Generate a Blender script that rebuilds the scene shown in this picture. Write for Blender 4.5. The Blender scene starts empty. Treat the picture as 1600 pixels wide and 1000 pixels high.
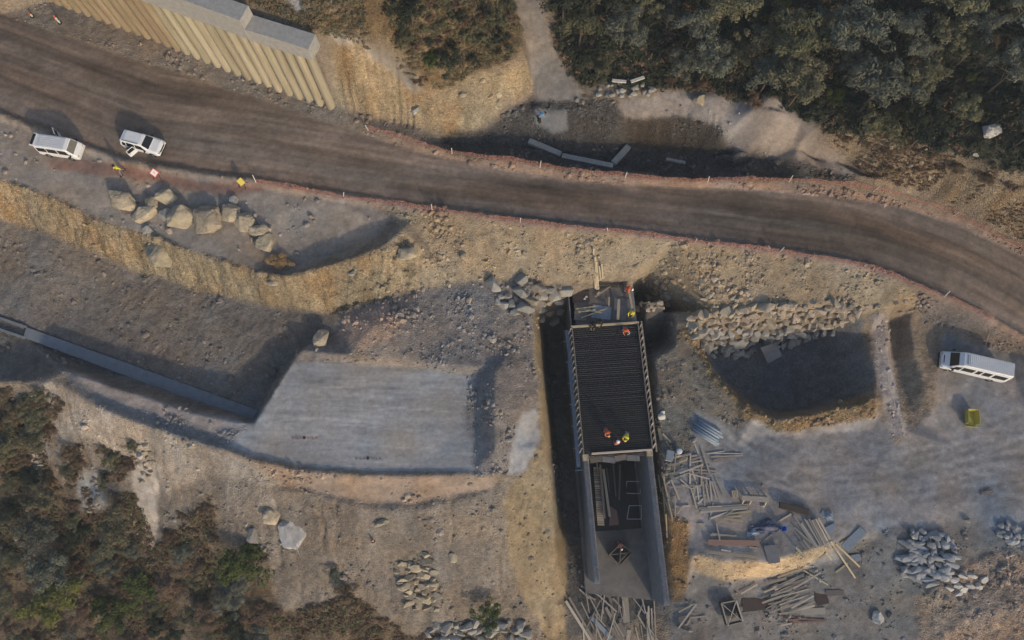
import bpy, bmesh, math, random
import numpy as np
from mathutils import Vector, Matrix, Euler, noise
from mathutils.geometry import delaunay_2d_cdt

random.seed(7)
rng = np.random.default_rng(7)
S = bpy.context.scene
COL = S.collection
R = math.radians

# ------------------------------------------------------------------ camera, sky, sun, exposure
CAM_H, TILT, FPX = 68.0, R(15.5), 1150.0
cam = bpy.data.cameras.new('camera')
cam.sensor_width = 36.0
cam.lens = 36.0 * FPX / 1600.0
cam.clip_start = 0.5
cam.clip_end = 3000.0
camo = bpy.data.objects.new('camera', cam)
COL.objects.link(camo)
camo.location = (0, 0, CAM_H)
camo.rotation_euler = (TILT, 0, 0)
S.camera = camo

SUN_EL, SUN_AZ = R(20.5), math.atan2(-0.86, 0.50)      # direction towards the sun (x east, y north)
w = bpy.data.worlds.new('World')
S.world = w
w.use_nodes = True
nt = w.node_tree
sky = nt.nodes.new('ShaderNodeTexSky')
sky.sky_type = 'NISHITA'
sky.sun_disc = False
sky.sun_elevation = SUN_EL
sky.sun_rotation = math.pi / 2 - SUN_AZ
sky.air_density = 1.0
sky.dust_density = 2.0
sky.ozone_density = 2.0
bg = nt.nodes['Background']
nt.links.new(sky.outputs[0], bg.inputs[0])
bg.inputs[1].default_value = 0.15
sun = bpy.data.lights.new('sun', 'SUN')
sun.energy = 2.0
sun.angle = R(2.5)
sun.color = (1.0, 0.80, 0.56)
suno = bpy.data.objects.new('sun', sun)
COL.objects.link(suno)
sd = Vector((math.cos(SUN_AZ) * math.cos(SUN_EL), math.sin(SUN_AZ) * math.cos(SUN_EL), math.sin(SUN_EL)))
suno.rotation_euler = sd.to_track_quat('Z', 'Y').to_euler()
suno.location = sd * 120
S.view_settings.view_transform = 'Standard'
S.view_settings.look = 'None'
S.view_settings.gamma = 1.0
S.view_settings.exposure = 0.17
S.view_settings.use_curve_mapping = False

# ------------------------------------------------------------------ surveying helpers (photo pixel + height -> place)
cT, sT = math.cos(TILT), math.sin(TILT)
def W(px, py, z):
    u = (px - 800) / FPX; v = (500 - py) / FPX
    d = (CAM_H - z) / (cT - v * sT)
    return (u * d, (v * cT + sT) * d, z)
def PIX(x, y, z):
    h = CAM_H - z
    up = y * cT - h * sT; f = y * sT + h * cT
    return 800 + FPX * x / f, 500 - FPX * up / f

# ------------------------------------------------------------------ noise
_lat = rng.random((256, 256))
def vnoise(x, y):
    xi = np.floor(x).astype(int); yi = np.floor(y).astype(int)
    fx = x - xi; fy = y - yi
    fx = fx * fx * fx * (fx * (fx * 6 - 15) + 10); fy = fy * fy * fy * (fy * (fy * 6 - 15) + 10)
    a = _lat[xi & 255, yi & 255]; b = _lat[(xi + 1) & 255, yi & 255]
    c = _lat[xi & 255, (yi + 1) & 255]; d = _lat[(xi + 1) & 255, (yi + 1) & 255]
    return (a * (1 - fx) + b * fx) * (1 - fy) + (c * (1 - fx) + d * fx) * fy
def fbm(x, y, o=4, g=0.5):
    r = 0; a = 1; t = 0
    for i in range(o):
        r = r + a * (vnoise(x * 2 ** i + 17.3 * i, y * 2 ** i + 5.1 * i) - 0.5); t += a; a *= g
    return r / t * 2          # about -1..1

# ------------------------------------------------------------------ terrain breaklines, photo pixel + height
def zr(px): return 9.3 - 0.0039 * px
ROAD_S = [(-260, 80), (-120, 130), (0, 172), (100, 210), (190, 245), (300, 263), (400, 277), (530, 299), (650, 317), (750, 329),
          (800, 338), (950, 353), (1050, 365), (1200, 384), (1300, 397), (1362, 412), (1425, 435), (1487, 460), (1550, 493), (1620, 534), (1760, 620)]
ROAD_N = [(-260, -75), (-120, -25), (0, 20), (150, 72), (300, 122), (450, 168), (560, 207), (650, 235), (700, 248), (800, 267), (890, 280), (980, 289),
          (1070, 293), (1200, 296), (1300, 305), (1400, 322), (1500, 350), (1600, 402), (1760, 490)]
L = []
def line(*p): L.append([W(*q) for q in p])
def off(pts, dy, dz, x0=-999, x1=9999): return [(p[0], p[1] + dy, zr(p[0]) + dz) for p in pts if x0 <= p[0] <= x1]
line(*off(ROAD_S, 0, 0)); line(*off(ROAD_N, 0, 0))
line(*off(ROAD_S, 3, 0.28)); line(*off(ROAD_S, 9, 0.38)); line(*off(ROAD_S, 15, 0.05, -999, 1425))
mid = [((a[0]), a[1] - 45) for a in ROAD_S]
line(*off(mid, 0, 0.12))
# north berm and the hollow behind it
line((570, 200, 7.5), (650, 222, 7.3), (700, 236, 7.1), (800, 251, 6.8), (900, 265, 6.4), (1000, 277, 6.0), (1100, 281, 5.6), (1250, 281, 5.0), (1330, 289, 4.7), (1400, 302, 4.4), (1480, 327, 4.1), (1540, 357, 3.9), (1620, 396, 3.7))
line((690, 222, 5.9), (760, 226, 4.7), (830, 230, 3.7), (900, 247, 3.3), (960, 257, 3.1), (1030, 257, 2.9), (1100, 253, 2.7), (1180, 255, 2.7), (1250, 258, 2.9), (1310, 268, 3.6), (1345, 281, 4.2))
line((830, 208, 5.0), (860, 212, 5.0), (905, 213, 4.6), (945, 225, 4.0), (975, 228, 3.4), (1030, 236, 3.0), (1085, 241, 2.8), (1120, 244, 2.8), (1150, 246, 3.1), (1230, 245, 4.3), (1300, 252, 5.0))
line((830, 180, 6.0), (880, 175, 6.1), (915, 170, 6.2), (975, 187, 6.0), (1010, 184, 6.0), (1060, 187, 6.0), (1105, 199, 6.0), (1130, 214, 5.9), (1140, 232, 5.2))
line((840, 152, 6.4), (900, 150, 6.6), (960, 158, 6.8), (1040, 150, 7.0), (1120, 160, 7.2), (1170, 185, 7.2), (1240, 200, 7.2), (1285, 228, 6.4), (1330, 262, 5.2))
L.append([W(1195, 185, 7.8)]); L.append([W(1210, 215, 6.6)]); L.append([W(1170, 225, 6.2)])
# pile wall foot and head, furrowed cut, natural cut
line((-140, -78, 10.3), (80, -2, 9.3), (250, 62, 8.9), (363, 108, 8.5), (445, 140, 8.1), (522, 166, 7.9), (590, 186, 7.6), (650, 196, 7.3), (690, 209, 6.9))
def wall_head(px, py, zb, dz):                       # ground just behind the wall, at the height of its cap
    x, y, _ = W(px, py, zb); return (x - .35, y + .75, zb + dz)
L.append([wall_head(-140, -78, 10.3, 6.2), wall_head(80, -2, 9.3, 7.0), wall_head(250, 62, 8.9, 7.6), wall_head(363, 108, 8.5, 7.9), wall_head(445, 140, 8.1, 7.9), wall_head(522, 166, 7.9, 7.9)])
line((536, 70, 14.6), (575, 80, 13.3), (605, 97, 12.0), (632, 118, 10.6), (645, 148, 9.2))
line((645, 148, 9.0), (690, 132, 9.4), (730, 122, 9.6), (790, 110, 9.4), (824, 96, 9.2))
line((690, 206, 6.7), (740, 200, 6.2), (790, 178, 6.1), (828, 150, 6.3))
line((560, 45, 15.6), (610, 70, 14.5), (650, 105, 12.3), (700, 100, 11.0), (760, 88, 10.4), (815, 75, 10.0))
for p in [(440, -30, 18), (520, -10, 17.6), (600, -10, 17), (680, 0, 15.5), (740, 20, 13.3), (600, -150, 20), (400, -160, 21), (760, -120, 15), (90, -120, 18.5), (-120, -160, 20)]: L.append([W(*p)])
line((790, -60, 11.5), (803, 0, 10.6), (822, 60, 9.2), (832, 110, 7.6), (850, 150, 6.5))
line((835, -60, 11.2), (848, 0, 10.3), (858, 60, 9.0), (885, 110, 7.4), (915, 148, 6.6))
# wood
for p in [(880, 0, 10.4), (905, 60, 8.9), (930, 120, 7.3), (1000, 110, 7.6), (1100, 128, 7.6), (1000, 0, 10.5), (1150, 0, 11.5), (1150, 90, 9.2), (1250, 150, 9.0), (1300, 60, 11.2), (1300, -60, 13.5), (1450, 0, 14.5),
          (1450, 110, 12.2), (1400, 180, 10.4), (1600, 0, 17), (1600, 120, 14), (1560, 220, 11.6), (1700, 150, 15), (1700, -60, 19), (1000, -120, 13), (1720, 300, 10.5)]: L.append([W(*p)])
line((1282, 205, 8.3), (1340, 208, 9.0), (1400, 214, 9.5), (1460, 230, 9.6), (1520, 255, 9.5), (1600, 288, 9.6), (1680, 330, 9.4))
line((1345, 270, 5.4), (1400, 285, 5.3), (1450, 302, 5.0), (1500, 325, 4.7), (1545, 350, 4.4), (1600, 374, 4.3), (1680, 420, 4.0))
# west platform, cliff and dark gravel ground
line((-200, 210, 9.6), (0, 283, 9.0), (50, 298, 8.8), (100, 317, 8.6), (140, 338, 8.3), (175, 349, 8.1), (220, 362, 7.9), (275, 384, 7.7), (325, 402, 7.6), (400, 424, 7.5), (445, 433, 7.8), (525, 412, 8.0), (598, 386, 8.2), (628, 360, 7.8))
line((420, 418, 6.9), (455, 416, 6.8), (530, 393, 6.7), (585, 366, 6.7), (596, 348, 7.0), (560, 335, 7.2))
for p in [(200, 320, 8.0), (300, 345, 7.8), (380, 380, 7.5), (470, 370, 7.1), (540, 355, 7.0), (450, 325, 7.6), (560, 322, 7.1), (80, 265, 8.9), (640, 345, 6.7)]: L.append([W(*p)])
line((-200, 285, 6.0), (0, 342, 5.3), (60, 360, 5.1), (100, 373, 4.8), (175, 411, 4.2), (225, 427, 3.9), (312, 449, 3.6), (400, 478, 3.4), (512, 490, 3.6), (540, 478, 4.2), (600, 466, 4.5), (660, 452, 4.7), (710, 440, 4.6), (760, 436, 4.3), (830, 432, 3.7), (890, 430, 3.3), (925, 428, 3.2), (990, 430, 3.1), (1040, 470, 2.2))
line((-200, 425, 2.6), (-20, 489, 2.0), (40, 510, 1.9), (200, 568, 1.7), (330, 614, 1.6), (405, 640, 1.5), (425, 600, 1.8), (455, 552, 2.6), (520, 520, 3.4))
line((-200, 446, 2.4), (-20, 507, 1.8), (40, 527, 1.7), (200, 585, 1.5), (330, 631, 1.4), (398, 655, 1.3))
line((-200, 600, 3.2), (-20, 598, 3.4), (30, 596, 3.5), (62, 600, 3.8), (85, 584, 4.0), (100, 576, 4.2), (212, 614, 4.2), (295, 643, 4.2), (362, 656, 4.2), (397, 661, 4.2), (428, 610, 4.2), (458, 563, 4.3), (540, 566, 4.3), (640, 573, 4.3), (738, 586, 4.2))
for p in [(0, 545, 1.8), (60, 560, 1.7), (-120, 540, 2.2), (150, 583, 1.5), (150, 460, 3.1), (300, 520, 2.7)]: L.append([W(*p)])
line((465, 548, 4.7), (545, 556, 4.9), (640, 563, 4.9), (735, 575, 4.8), (760, 570, 4.3))
line((545, 500, 4.6), (585, 508, 5.5), (620, 500, 5.1)); L.append([W(700, 510, 4.7)]); L.append([W(780, 510, 4.2)]); L.append([W(800, 545, 4.0)])
# mound east of the pad
line((742, 590, 4.0), (744, 660, 4.0), (742, 738, 4.1))
line((775, 578, 4.9), (772, 640, 5.6), (775, 700, 5.5), (772, 740, 4.6))
line((808, 570, 4.3), (812, 640, 4.3), (806, 700, 4.2)); L.append([W(825, 690, 3.7)])
# trench west wall
line((828, 470, 3.6), (833, 500, 3.7), (838, 560, 3.7), (848, 650, 3.6), (853, 700, 3.5), (862, 765, 2.4), (868, 850, -0.6), (868, 940, -3.6))
line((852, 520, -5.0), (856, 560, -5.2), (864, 650, -5.2), (869, 700, -5.2), (876, 765, -5.1), (882, 850, -5.1), (884, 930, -5.0))
line((845, 490, -1.5), (870, 500, -4.6), (890, 520, -5.2))
line((838, 462, 2.6), (870, 462, 1.8), (890, 458, 1.8))
# rim and south slope
line((85, 596, 4.3), (150, 634, 4.6), (205, 658, 4.65), (262, 676, 4.65), (312, 691, 4.65), (350, 702, 4.65), (400, 721, 4.6), (470, 738, 4.45), (550, 744, 4.42), (640, 746, 4.42), (735, 742, 4.38), (770, 745, 4.3))
line((112, 594, 4.1), (155, 619, 4.0), (205, 641, 4.0), (262, 661, 4.0), (312, 678, 4.0), (350, 690, 4.0), (400, 711, 4.15), (470, 726, 4.15), (550, 733, 4.15), (640, 736, 4.15), (738, 733, 4.15))
line((390, 732, 3.9), (470, 748, 3.9), (560, 756, 3.9), (650, 757, 3.9), (740, 752, 3.9), (800, 745, 3.8))
line((432, 757, 3.3), (500, 768, 3.2), (575, 785, 3.1), (650, 786, 3.1), (725, 770, 3.2), (780, 762, 3.4))
line((425, 766, 3.2), (500, 776, 3.2), (575, 796, 3.2), (650, 797, 3.2), (725, 782, 3.2), (800, 770, 3.2))
line((-200, 640, 1.5), (0, 640, 1.3), (60, 630, 2.2))
for p in [(0, 800, -4), (0, 1000, -9.5), (100, 720, -0.4), (200, 780, -1.2), (200, 1000, -8.2), (300, 850, -2.4), (400, 800, 1.3), (400, 900, -2.4), (400, 1000, -6.3), (500, 900, -1.4), (600, 900, -1.2), (600, 1000, -5.2), (700, 900, -0.9), (720, 1000, -5.0),
          (800, 850, 0.6), (830, 900, -1.6), (800, 1000, -5.2), (860, 1000, -5.3), (-150, 900, -8), (-150, 1150, -15), (200, 1180, -14), (500, 1180, -11), (800, 1180, -9), (1000, 1150, -7), (1200, 1150, -6), (1500, 1150, -6), (1750, 1100, -5)]: L.append([W(*p)])
# pit beneath the culvert
line((985, 470, -4.5), (985, 505, -5.2), (990, 560, -5.2))
line((1010, 470, 2.2), (1056, 486, 1.6), (1054, 540, 1.3), (1024, 560, 1.0))
line((1005, 486, -3.8), (1026, 492, -3.6), (1026, 534, -3.6), (1004, 546, -4.0))
line((900, 960, -5.0), (1000, 962, -4.9), (1050, 958, -4.4)); L.append([W(950, 800, -5.3)]); L.append([W(960, 600, -5.3)]); L.append([W(980, 760, -5.3)])
line((996, 585, -5.2), (1000, 640, -5.2), (1004, 720, -5.2), (1009, 800, -5.1), (1014, 880, -5.0))
line((1022, 566, 0.7), (1026, 640, 0.5), (1033, 720, 0.3), (1041, 800, 0.0), (1047, 860, -1.2), (1052, 935, -3.8))
line((1076, 800, 0.1), (1076, 850, 0.0), (1076, 895, -1.4), (1072, 935, -3.0))
# yard
for p in [(1080, 600, 0.9), (1100, 660, 0.4), (1150, 700, 0.1), (1100, 800, 0), (1250, 720, 0), (1200, 800, 0), (1350, 760, 0), (1500, 700, 0), (1600, 640, 0.2), (1600, 760, 0), (1720, 700, 0.3), (1380, 830, -0.2), (1520, 600, 0.1), (1460, 640, 0.3)]: L.append([W(*p)])
line((1082, 866, 0.2), (1130, 878, 0.4), (1200, 880, 0.45), (1250, 866, 0.5), (1290, 852, 0.4), (1320, 838, 0.1))
line((1082, 892, -1.7), (1130, 906, -1.9), (1200, 902, -2.0), (1255, 893, -1.9), (1310, 872, -1.5), (1350, 858, -1.0))
for p in [(1150, 960, -2.8), (1300, 960, -2.6), (1380, 920, -1.7), (1450, 870, -0.3), (1420, 960, -2.2), (1560, 880, -0.4), (1600, 840, 0), (1550, 850, 0.0), (1500, 940, -1.2), (1540, 960, -1.0), (1600, 940, -0.6), (1600, 1000, -1.6), (1460, 1000, -2.6), (1100, 1000, -3.8), (1750, 900, 0)]: L.append([W(*p)])
# pit with the stone facing
line((1060, 510, 1.4), (1085, 548, 0.9), (1112, 584, 0.7), (1150, 622, 0.8), (1180, 645, 1.1), (1212, 655, 1.2), (1260, 648, 1.1), (1300, 638, 1.4), (1350, 632, 1.0), (1368, 600, 0.5), (1362, 560, 0.5), (1358, 520, 0.7), (1352, 490, 1.4))
line((1112, 556, -3.6), (1128, 580, -4.2), (1160, 618, -4.4), (1210, 642, -4.4), (1250, 638, -4.4), (1296, 618, -4.2), (1284, 565, -4.1), (1270, 528, -3.9))
line((1095, 535, -1.0), (1130, 543, -3.2), (1200, 540, -4.0), (1240, 534, -4.2))
line((1080, 497, 2.5), (1120, 488, 2.8), (1200, 482, 3.2), (1280, 479, 3.1), (1330, 480, 2.6), (1380, 482, 2.2), (1430, 480, 2.2))
L.append([W(1240, 585, -4.8)])
line((1186, 680, 0.0), (1260, 680, 0.0), (1360, 670, 0.1))
# lane, ditch and bank east of the pit
line((1385, 500, 0.9), (1388, 560, 0.6), (1395, 620, 0.4), (1412, 675, 0.3))
line((1391, 502, -.2), (1394, 560, -.4), (1403, 610, -.4), (1420, 655, -0.2))
line((1401, 502, -.2), (1404, 560, -.4), (1412, 610, -.4), (1430, 655, -0.2))
line((1420, 503, 1.1), (1426, 550, 1.2), (1438, 580, 0.9), (1446, 610, 0.9), (1456, 650, 0.5))
for p in [(1450, 530, 0.6), (1480, 520, 0.8), (1440, 495, 1.6)]: L.append([W(*p)])
line((1480, 500, 1.2), (1530, 528, 0.7), (1580, 550, 0.6), (1660, 590, 0.8))
line((1460, 474, 2.6), (1500, 490, 2.4), (1550, 516, 2.2), (1620, 552, 2.2))
far = [(-420, -300, -40), (420, -300, -15), (420, 420, 60), (-420, 420, 70), (-420, 40, 20), (420, 40, 12), (0, 420, 70), (0, -300, -30), (-90, -40, -22), (90, -40, -8), (90, 70, 24), (-90, 70, 24), (0, 90, 24), (-110, 10, 6), (110, 15, 4)]
for p in far: L.append([p])

verts2, zs, edges = [], [], []
for pl in L:
    b = len(verts2)
    for p in pl: verts2.append(Vector((p[0], p[1]))); zs.append(p[2])
    for i in range(len(pl) - 1): edges.append((b + i, b + i + 1))
cv, ce, cf, ov, oe, of = delaunay_2d_cdt(verts2, edges, [], 0, 1e-4)
cz = []
for i, v in enumerate(cv):
    if ov[i]: cz.append(np.mean([zs[j] for j in ov[i]]))
    else:
        dd = [((v - q).length + 1e-3, k) for k, q in enumerate(verts2)]; dd.sort()
        ws = [(1 / d ** 2, k) for d, k in dd[:4]]; cz.append(sum(a * zs[k] for a, k in ws) / sum(a for a, k in ws))
cv = np.array([[v.x, v.y] for v in cv]); cz = np.array(cz)

CELL = 0.15
def axis(a, b):
    core = np.arange(a, b + 1e-6, CELL)
    lo, hi = [], []; st = CELL; q = a
    while q > -400: st *= 1.22; q -= st; lo.append(q)
    st = CELL; q = b
    while q < 400: st *= 1.22; q += st; hi.append(q)
    return np.array(lo[::-1] + list(core) + hi)
gx = axis(-58, 58); gy = axis(-15, 60)
NX, NY = len(gx), len(gy)
GX, GY = np.meshgrid(gx, gy, indexing='ij')
GZ = np.full((NX, NY), np.nan)
for f in cf:
    for k in range(1, len(f) - 1):
        ia, ib, ic = f[0], f[k], f[k + 1]
        a, b, c = cv[ia], cv[ib], cv[ic]
        det = (b[0] - a[0]) * (c[1] - a[1]) - (c[0] - a[0]) * (b[1] - a[1])
        if abs(det) < 1e-9: continue
        x0, x1 = min(a[0], b[0], c[0]), max(a[0], b[0], c[0]); y0, y1 = min(a[1], b[1], c[1]), max(a[1], b[1], c[1])
        i0, i1 = np.searchsorted(gx, x0), np.searchsorted(gx, x1, 'right'); j0, j1 = np.searchsorted(gy, y0), np.searchsorted(gy, y1, 'right')
        if i0 >= i1 or j0 >= j1: continue
        X = GX[i0:i1, j0:j1]; Y = GY[i0:i1, j0:j1]
        s = ((X - a[0]) * (c[1] - a[1]) - (c[0] - a[0]) * (Y - a[1])) / det
        t = ((b[0] - a[0]) * (Y - a[1]) - (X - a[0]) * (b[1] - a[1])) / det
        m = (s >= -1e-6) & (t >= -1e-6) & (s + t <= 1 + 1e-6)
        zz = cz[ia] + s * (cz[ib] - cz[ia]) + t * (cz[ic] - cz[ia])
        sub = GZ[i0:i1, j0:j1]; sub[m] = zz[m]
GZ = np.where(np.isnan(GZ), 0, GZ)
for _ in range(2):                                   # take the knife edge off the breaklines
    q = GZ.copy(); q[1:-1, 1:-1] = (GZ[1:-1, 1:-1] * 2 + GZ[:-2, 1:-1] + GZ[2:, 1:-1] + GZ[1:-1, :-2] + GZ[1:-1, 2:]) / 6; GZ = q

# ------------------------------------------------------------------ zones: what each patch of ground is made of
PX, PY = PIX(GX, GY, GZ)
wx = PX + fbm(GX * .35, GY * .35, 4) * 9; wy = PY + fbm(GX * .35 + 40, GY * .35 + 9, 4) * 9
def inpoly(poly, x, y):
    r = np.zeros(x.shape, bool); n = len(poly)
    for i in range(n):
        x0, y0 = poly[i]; x1, y1 = poly[(i + 1) % n]
        if y0 == y1: continue
        c = ((y0 > y) != (y1 > y)) & (x < (x1 - x0) * (y - y0) / (y1 - y0) + x0); r ^= c
    return r
def blur(m, n):
    m = m.astype(float)
    for _ in range(n):
        q = m.copy(); q[1:-1, 1:-1] = (m[1:-1, 1:-1] * 2 + m[:-2, 1:-1] + m[2:, 1:-1] + m[1:-1, :-2] + m[1:-1, 2:]) / 6; m = q
    return m
def srgb(r, g, b):
    f = lambda c: (c / 255 / 12.92) if c <= 10 else ((c / 255 + .055) / 1.055) ** 2.4
    return np.array([f(r), f(g), f(b)])
road_poly = ROAD_S + ROAD_N[::-1]
pink_s = [(p[0], p[1] + 3) for p in ROAD_S if p[0] >= 400] + [(p[0], p[1] + 13) for p in ROAD_S[::-1] if p[0] >= 400]
Z = {}                                               # name: polygon, colour, roughness of relief, softness
Z['scrub'] = ([(-900, 600), (20, 620), (60, 690), (90, 760), (215, 770), (245, 860), (330, 780), (345, 850), (420, 860), (430, 960), (560, 930), (640, 990), (800, 985), (880, 1400), (-900, 1400)], (.165, .13, .09), .16, 14)
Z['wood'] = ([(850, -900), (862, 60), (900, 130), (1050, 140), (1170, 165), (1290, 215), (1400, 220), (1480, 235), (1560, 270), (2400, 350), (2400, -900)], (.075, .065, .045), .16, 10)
Z['hill'] = ([(-900, -900), (-300, -170), (300, -40), (520, 60), (560, 72), (640, 120), (690, 140), (750, 110), (815, 85), (800, -900)], (.23, .175, .105), .16, 10)
Z['cliff'] = ([(-300, 170), (0, 283), (50, 298), (100, 317), (140, 340), (175, 350), (220, 362), (275, 384), (325, 402), (400, 424), (450, 430), (525, 412), (600, 384), (640, 360), (660, 410), (650, 455), (600, 470), (530, 488), (512, 492), (400, 478), (312, 450), (225, 428), (175, 412), (100, 374), (0, 344), (-300, 250)], (.32, .255, .165), .42, 3)
Z['darkgravel'] = ([(-300, 260), (0, 346), (100, 376), (175, 414), (225, 430), (312, 452), (400, 480), (515, 494), (520, 520), (458, 556), (420, 610), (400, 660), (100, 575), (60, 596), (-300, 600)], (.17, .15, .13), .10, 3)
Z['platform'] = ([(-300, 130), (0, 178), (190, 250), (400, 285), (560, 310), (610, 345), (590, 372), (525, 402), (450, 424), (400, 420), (275, 380), (175, 345), (100, 312), (0, 278), (-300, 190)], (.30, .255, .21), .035, 3)
Z['embank'] = ([(600, 325), (650, 325), (800, 346), (1050, 372), (1300, 405), (1425, 443), (1487, 470), (1440, 480), (1080, 500), (1040, 480), (990, 432), (830, 440), (700, 450), (650, 455), (640, 380)], (.31, .245, .165), .10, 3)
Z['eastbank'] = ([(1425, 440), (1487, 468), (1620, 545), (1700, 600), (1620, 575), (1540, 535), (1440, 500)], (.21, .175, .15), .14, 3)
Z['upcut'] = ([(520, 72), (575, 80), (632, 118), (645, 148), (700, 130), (826, 92), (835, 130), (800, 160), (745, 205), (690, 212), (590, 188), (524, 168)], (.34, .275, .18), .18, 3)
Z['hollow'] = ([(690, 214), (760, 202), (830, 155), (930, 150), (1000, 170), (1140, 190), (1150, 240), (1340, 275), (1300, 283), (1100, 284), (900, 268), (700, 238)], (.10, .092, .083), .22, 4)  # so dark because the hollow's shade is painted into the soil colour
Z['sand'] = ([(960, 160), (1040, 140), (1140, 155), (1240, 190), (1290, 225), (1345, 275), (1250, 262), (1150, 245), (1125, 205), (1040, 180), (980, 184)], (.27, .235, .21), .05, 4)
Z['path'] = ([(790, -900), (802, 0), (820, 60), (832, 130), (838, 158), (912, 152), (880, 105), (855, 60), (842, 0), (835, -900)], (.25, .22, .19), .04, 3)
Z['hollowpad'] = ([(835, 172), (885, 170), (888, 205), (862, 208), (838, 195)], (.22, .21, .195), .03, 2)
Z['cut'] = ([(978, 184), (1060, 183), (1110, 196), (1132, 215), (1138, 235), (1110, 243), (1030, 238), (985, 228)], (.075, .062, .05), .2, 2)  # shade on the cut face, painted into its colour
Z['scarp'] = ([(1285, 208), (1400, 216), (1520, 256), (1800, 330), (1800, 470), (1600, 376), (1545, 352), (1450, 304), (1345, 272)], (.27, .205, .135), .30, 4)
Z['north'] = ([(455, 560), (520, 500), (560, 476), (700, 446), (830, 440), (840, 560), (845, 700), (800, 745), (745, 740), (745, 585)], (.235, .205, .18), .09, 4)
Z['heap'] = ([(540, 485), (600, 478), (632, 500), (605, 535), (560, 545), (535, 520)], (.36, .27, .21), .10, 4)
Z['pad'] = ([(460, 564), (540, 567), (640, 574), (744, 587), (741, 737), (640, 738), (550, 735), (470, 728), (400, 713), (350, 697), (300, 672), (397, 662)], (.335, .322, .305), .008, 2)
Z['padspill'] = ([(730, 585), (752, 588), (752, 742), (732, 740), (738, 700), (726, 660), (736, 620)], (.25, .235, .22), .07, 4)
Z['bench'] = ([(90, 580), (100, 576), (212, 614), (295, 643), (397, 662), (350, 704), (312, 695), (205, 662), (150, 637)], (.21, .20, .19), .10, 3)
Z['benchpale'] = ([(108, 578), (212, 614), (295, 643), (397, 662), (340, 678), (262, 654), (150, 608)], (.33, .28, .245), .04, 3)
Z['rim'] = ([(350, 703), (400, 722), (550, 744), (735, 742), (775, 748), (770, 764), (725, 771), (650, 788), (575, 788), (500, 770), (432, 757), (380, 735)], (.33, .245, .18), .05, 2)
Z['slope'] = ([(60, 596), (85, 592), (150, 640), (205, 664), (312, 697), (390, 735), (432, 760), (575, 792), (650, 792), (725, 775), (800, 750), (860, 765), (875, 870), (870, 1000), (640, 990), (560, 930), (430, 960), (420, 870), (345, 830), (330, 770), (240, 850), (215, 750), (90, 740), (40, 660), (0, 600)], (.222, .188, .152), .13, 8)
Z['crestpale'] = ([(55, 602), (85, 596), (150, 638), (262, 680), (350, 706), (430, 745), (440, 765), (330, 745), (262, 770), (240, 730), (170, 715), (140, 680), (100, 690), (80, 650)], (.36, .305, .245), .12, 6)
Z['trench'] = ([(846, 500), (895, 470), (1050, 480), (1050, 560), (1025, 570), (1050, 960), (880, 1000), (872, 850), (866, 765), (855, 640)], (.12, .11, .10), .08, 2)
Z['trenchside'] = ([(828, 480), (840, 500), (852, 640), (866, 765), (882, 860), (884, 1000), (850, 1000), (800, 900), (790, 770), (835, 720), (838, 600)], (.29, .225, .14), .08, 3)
Z['palepatch'] = ([(815, 645), (838, 640), (842, 690), (818, 738), (795, 742), (800, 690)], (.36, .355, .35), .02, 2)
Z['yard'] = ([(1024, 560), (1060, 520), (1112, 588), (1180, 650), (1260, 655), (1370, 640), (1400, 690), (1460, 640), (1470, 520), (1560, 545), (1700, 600), (1700, 1400), (1060, 1400), (1060, 940), (1085, 870), (1050, 860), (1035, 720)], (.268, .255, .248), .03, 8)
Z['yardsoil'] = ([(1022, 560), (1060, 510), (1130, 600), (1180, 650), (1160, 670), (1080, 640), (1080, 720), (1035, 760)], (.20, .165, .125), .08, 8)
Z['lower'] = ([(1050, 935), (1085, 895), (1200, 905), (1310, 875), (1350, 830), (1540, 820), (1620, 860), (1620, 900), (1500, 960), (1440, 1400), (1000, 1400)], (.185, .175, .165), .05, 6)
Z['bank'] = ([(1084, 864), (1130, 876), (1200, 878), (1250, 862), (1300, 846), (1305, 858), (1250, 890), (1200, 902), (1130, 906), (1084, 892)], (.42, .33, .22), .12, 2)
Z['brownbank'] = ([(1042, 800), (1076, 815), (1076, 895), (1066, 938), (1050, 938)], (.25, .165, .085), .10, 2)
Z['pitrim'] = ([(1150, 622), (1180, 640), (1212, 652), (1260, 646), (1300, 632), (1366, 618), (1368, 650), (1300, 662), (1212, 672), (1160, 650), (1110, 600), (1080, 545), (1060, 520), (1082, 520), (1112, 575)], (.27, .19, .105), .30, 3)
Z['pit'] = ([(1095, 530), (1120, 545), (1310, 500), (1350, 495), (1362, 600), (1345, 622), (1280, 636), (1210, 644), (1160, 622), (1118, 575)], (.165, .165, .17), .16, 3)
Z['lane'] = ([(1360, 490), (1386, 490), (1394, 560), (1405, 640), (1424, 680), (1390, 680), (1372, 600)], (.33, .29, .265), .06, 2)
Z['tanse'] = ([(1430, 930), (1480, 900), (1540, 870), (1570, 860), (1700, 900), (1700, 1400), (1420, 1400)], (.30, .225, .17), .16, 6)
Z['track'] = ([(565, 70), (600, 78), (652, 118), (664, 142), (640, 140), (610, 110), (575, 88)], (.27, .25, .225), .03, 2)
Z['rubbletop'] = ([(440, -10), (532, -10), (530, 14), (470, 22)], (.34, .33, .315), .10, 2)
Z['rubblecap'] = ([(516, 46), (562, 52), (575, 68), (522, 68)], (.36, .345, .32), .10, 2)
Z['gully'] = ([(200, 725), (255, 730), (244, 790), (242, 872), (220, 872), (222, 800)], (.43, .375, .315), .06, 3)
Z['screea'] = ([(48, 680), (75, 690), (72, 745), (50, 750)], (.30, .28, .26), .08, 3)
Z['screeb'] = ([(120, 740), (155, 735), (168, 790), (132, 800)], (.31, .29, .265), .08, 3)
Z['road'] = (road_poly, (.195, .150, .116), .02, 1)
Z['pink'] = (pink_s, (.27, .19, .155), .05, 1)
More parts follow.
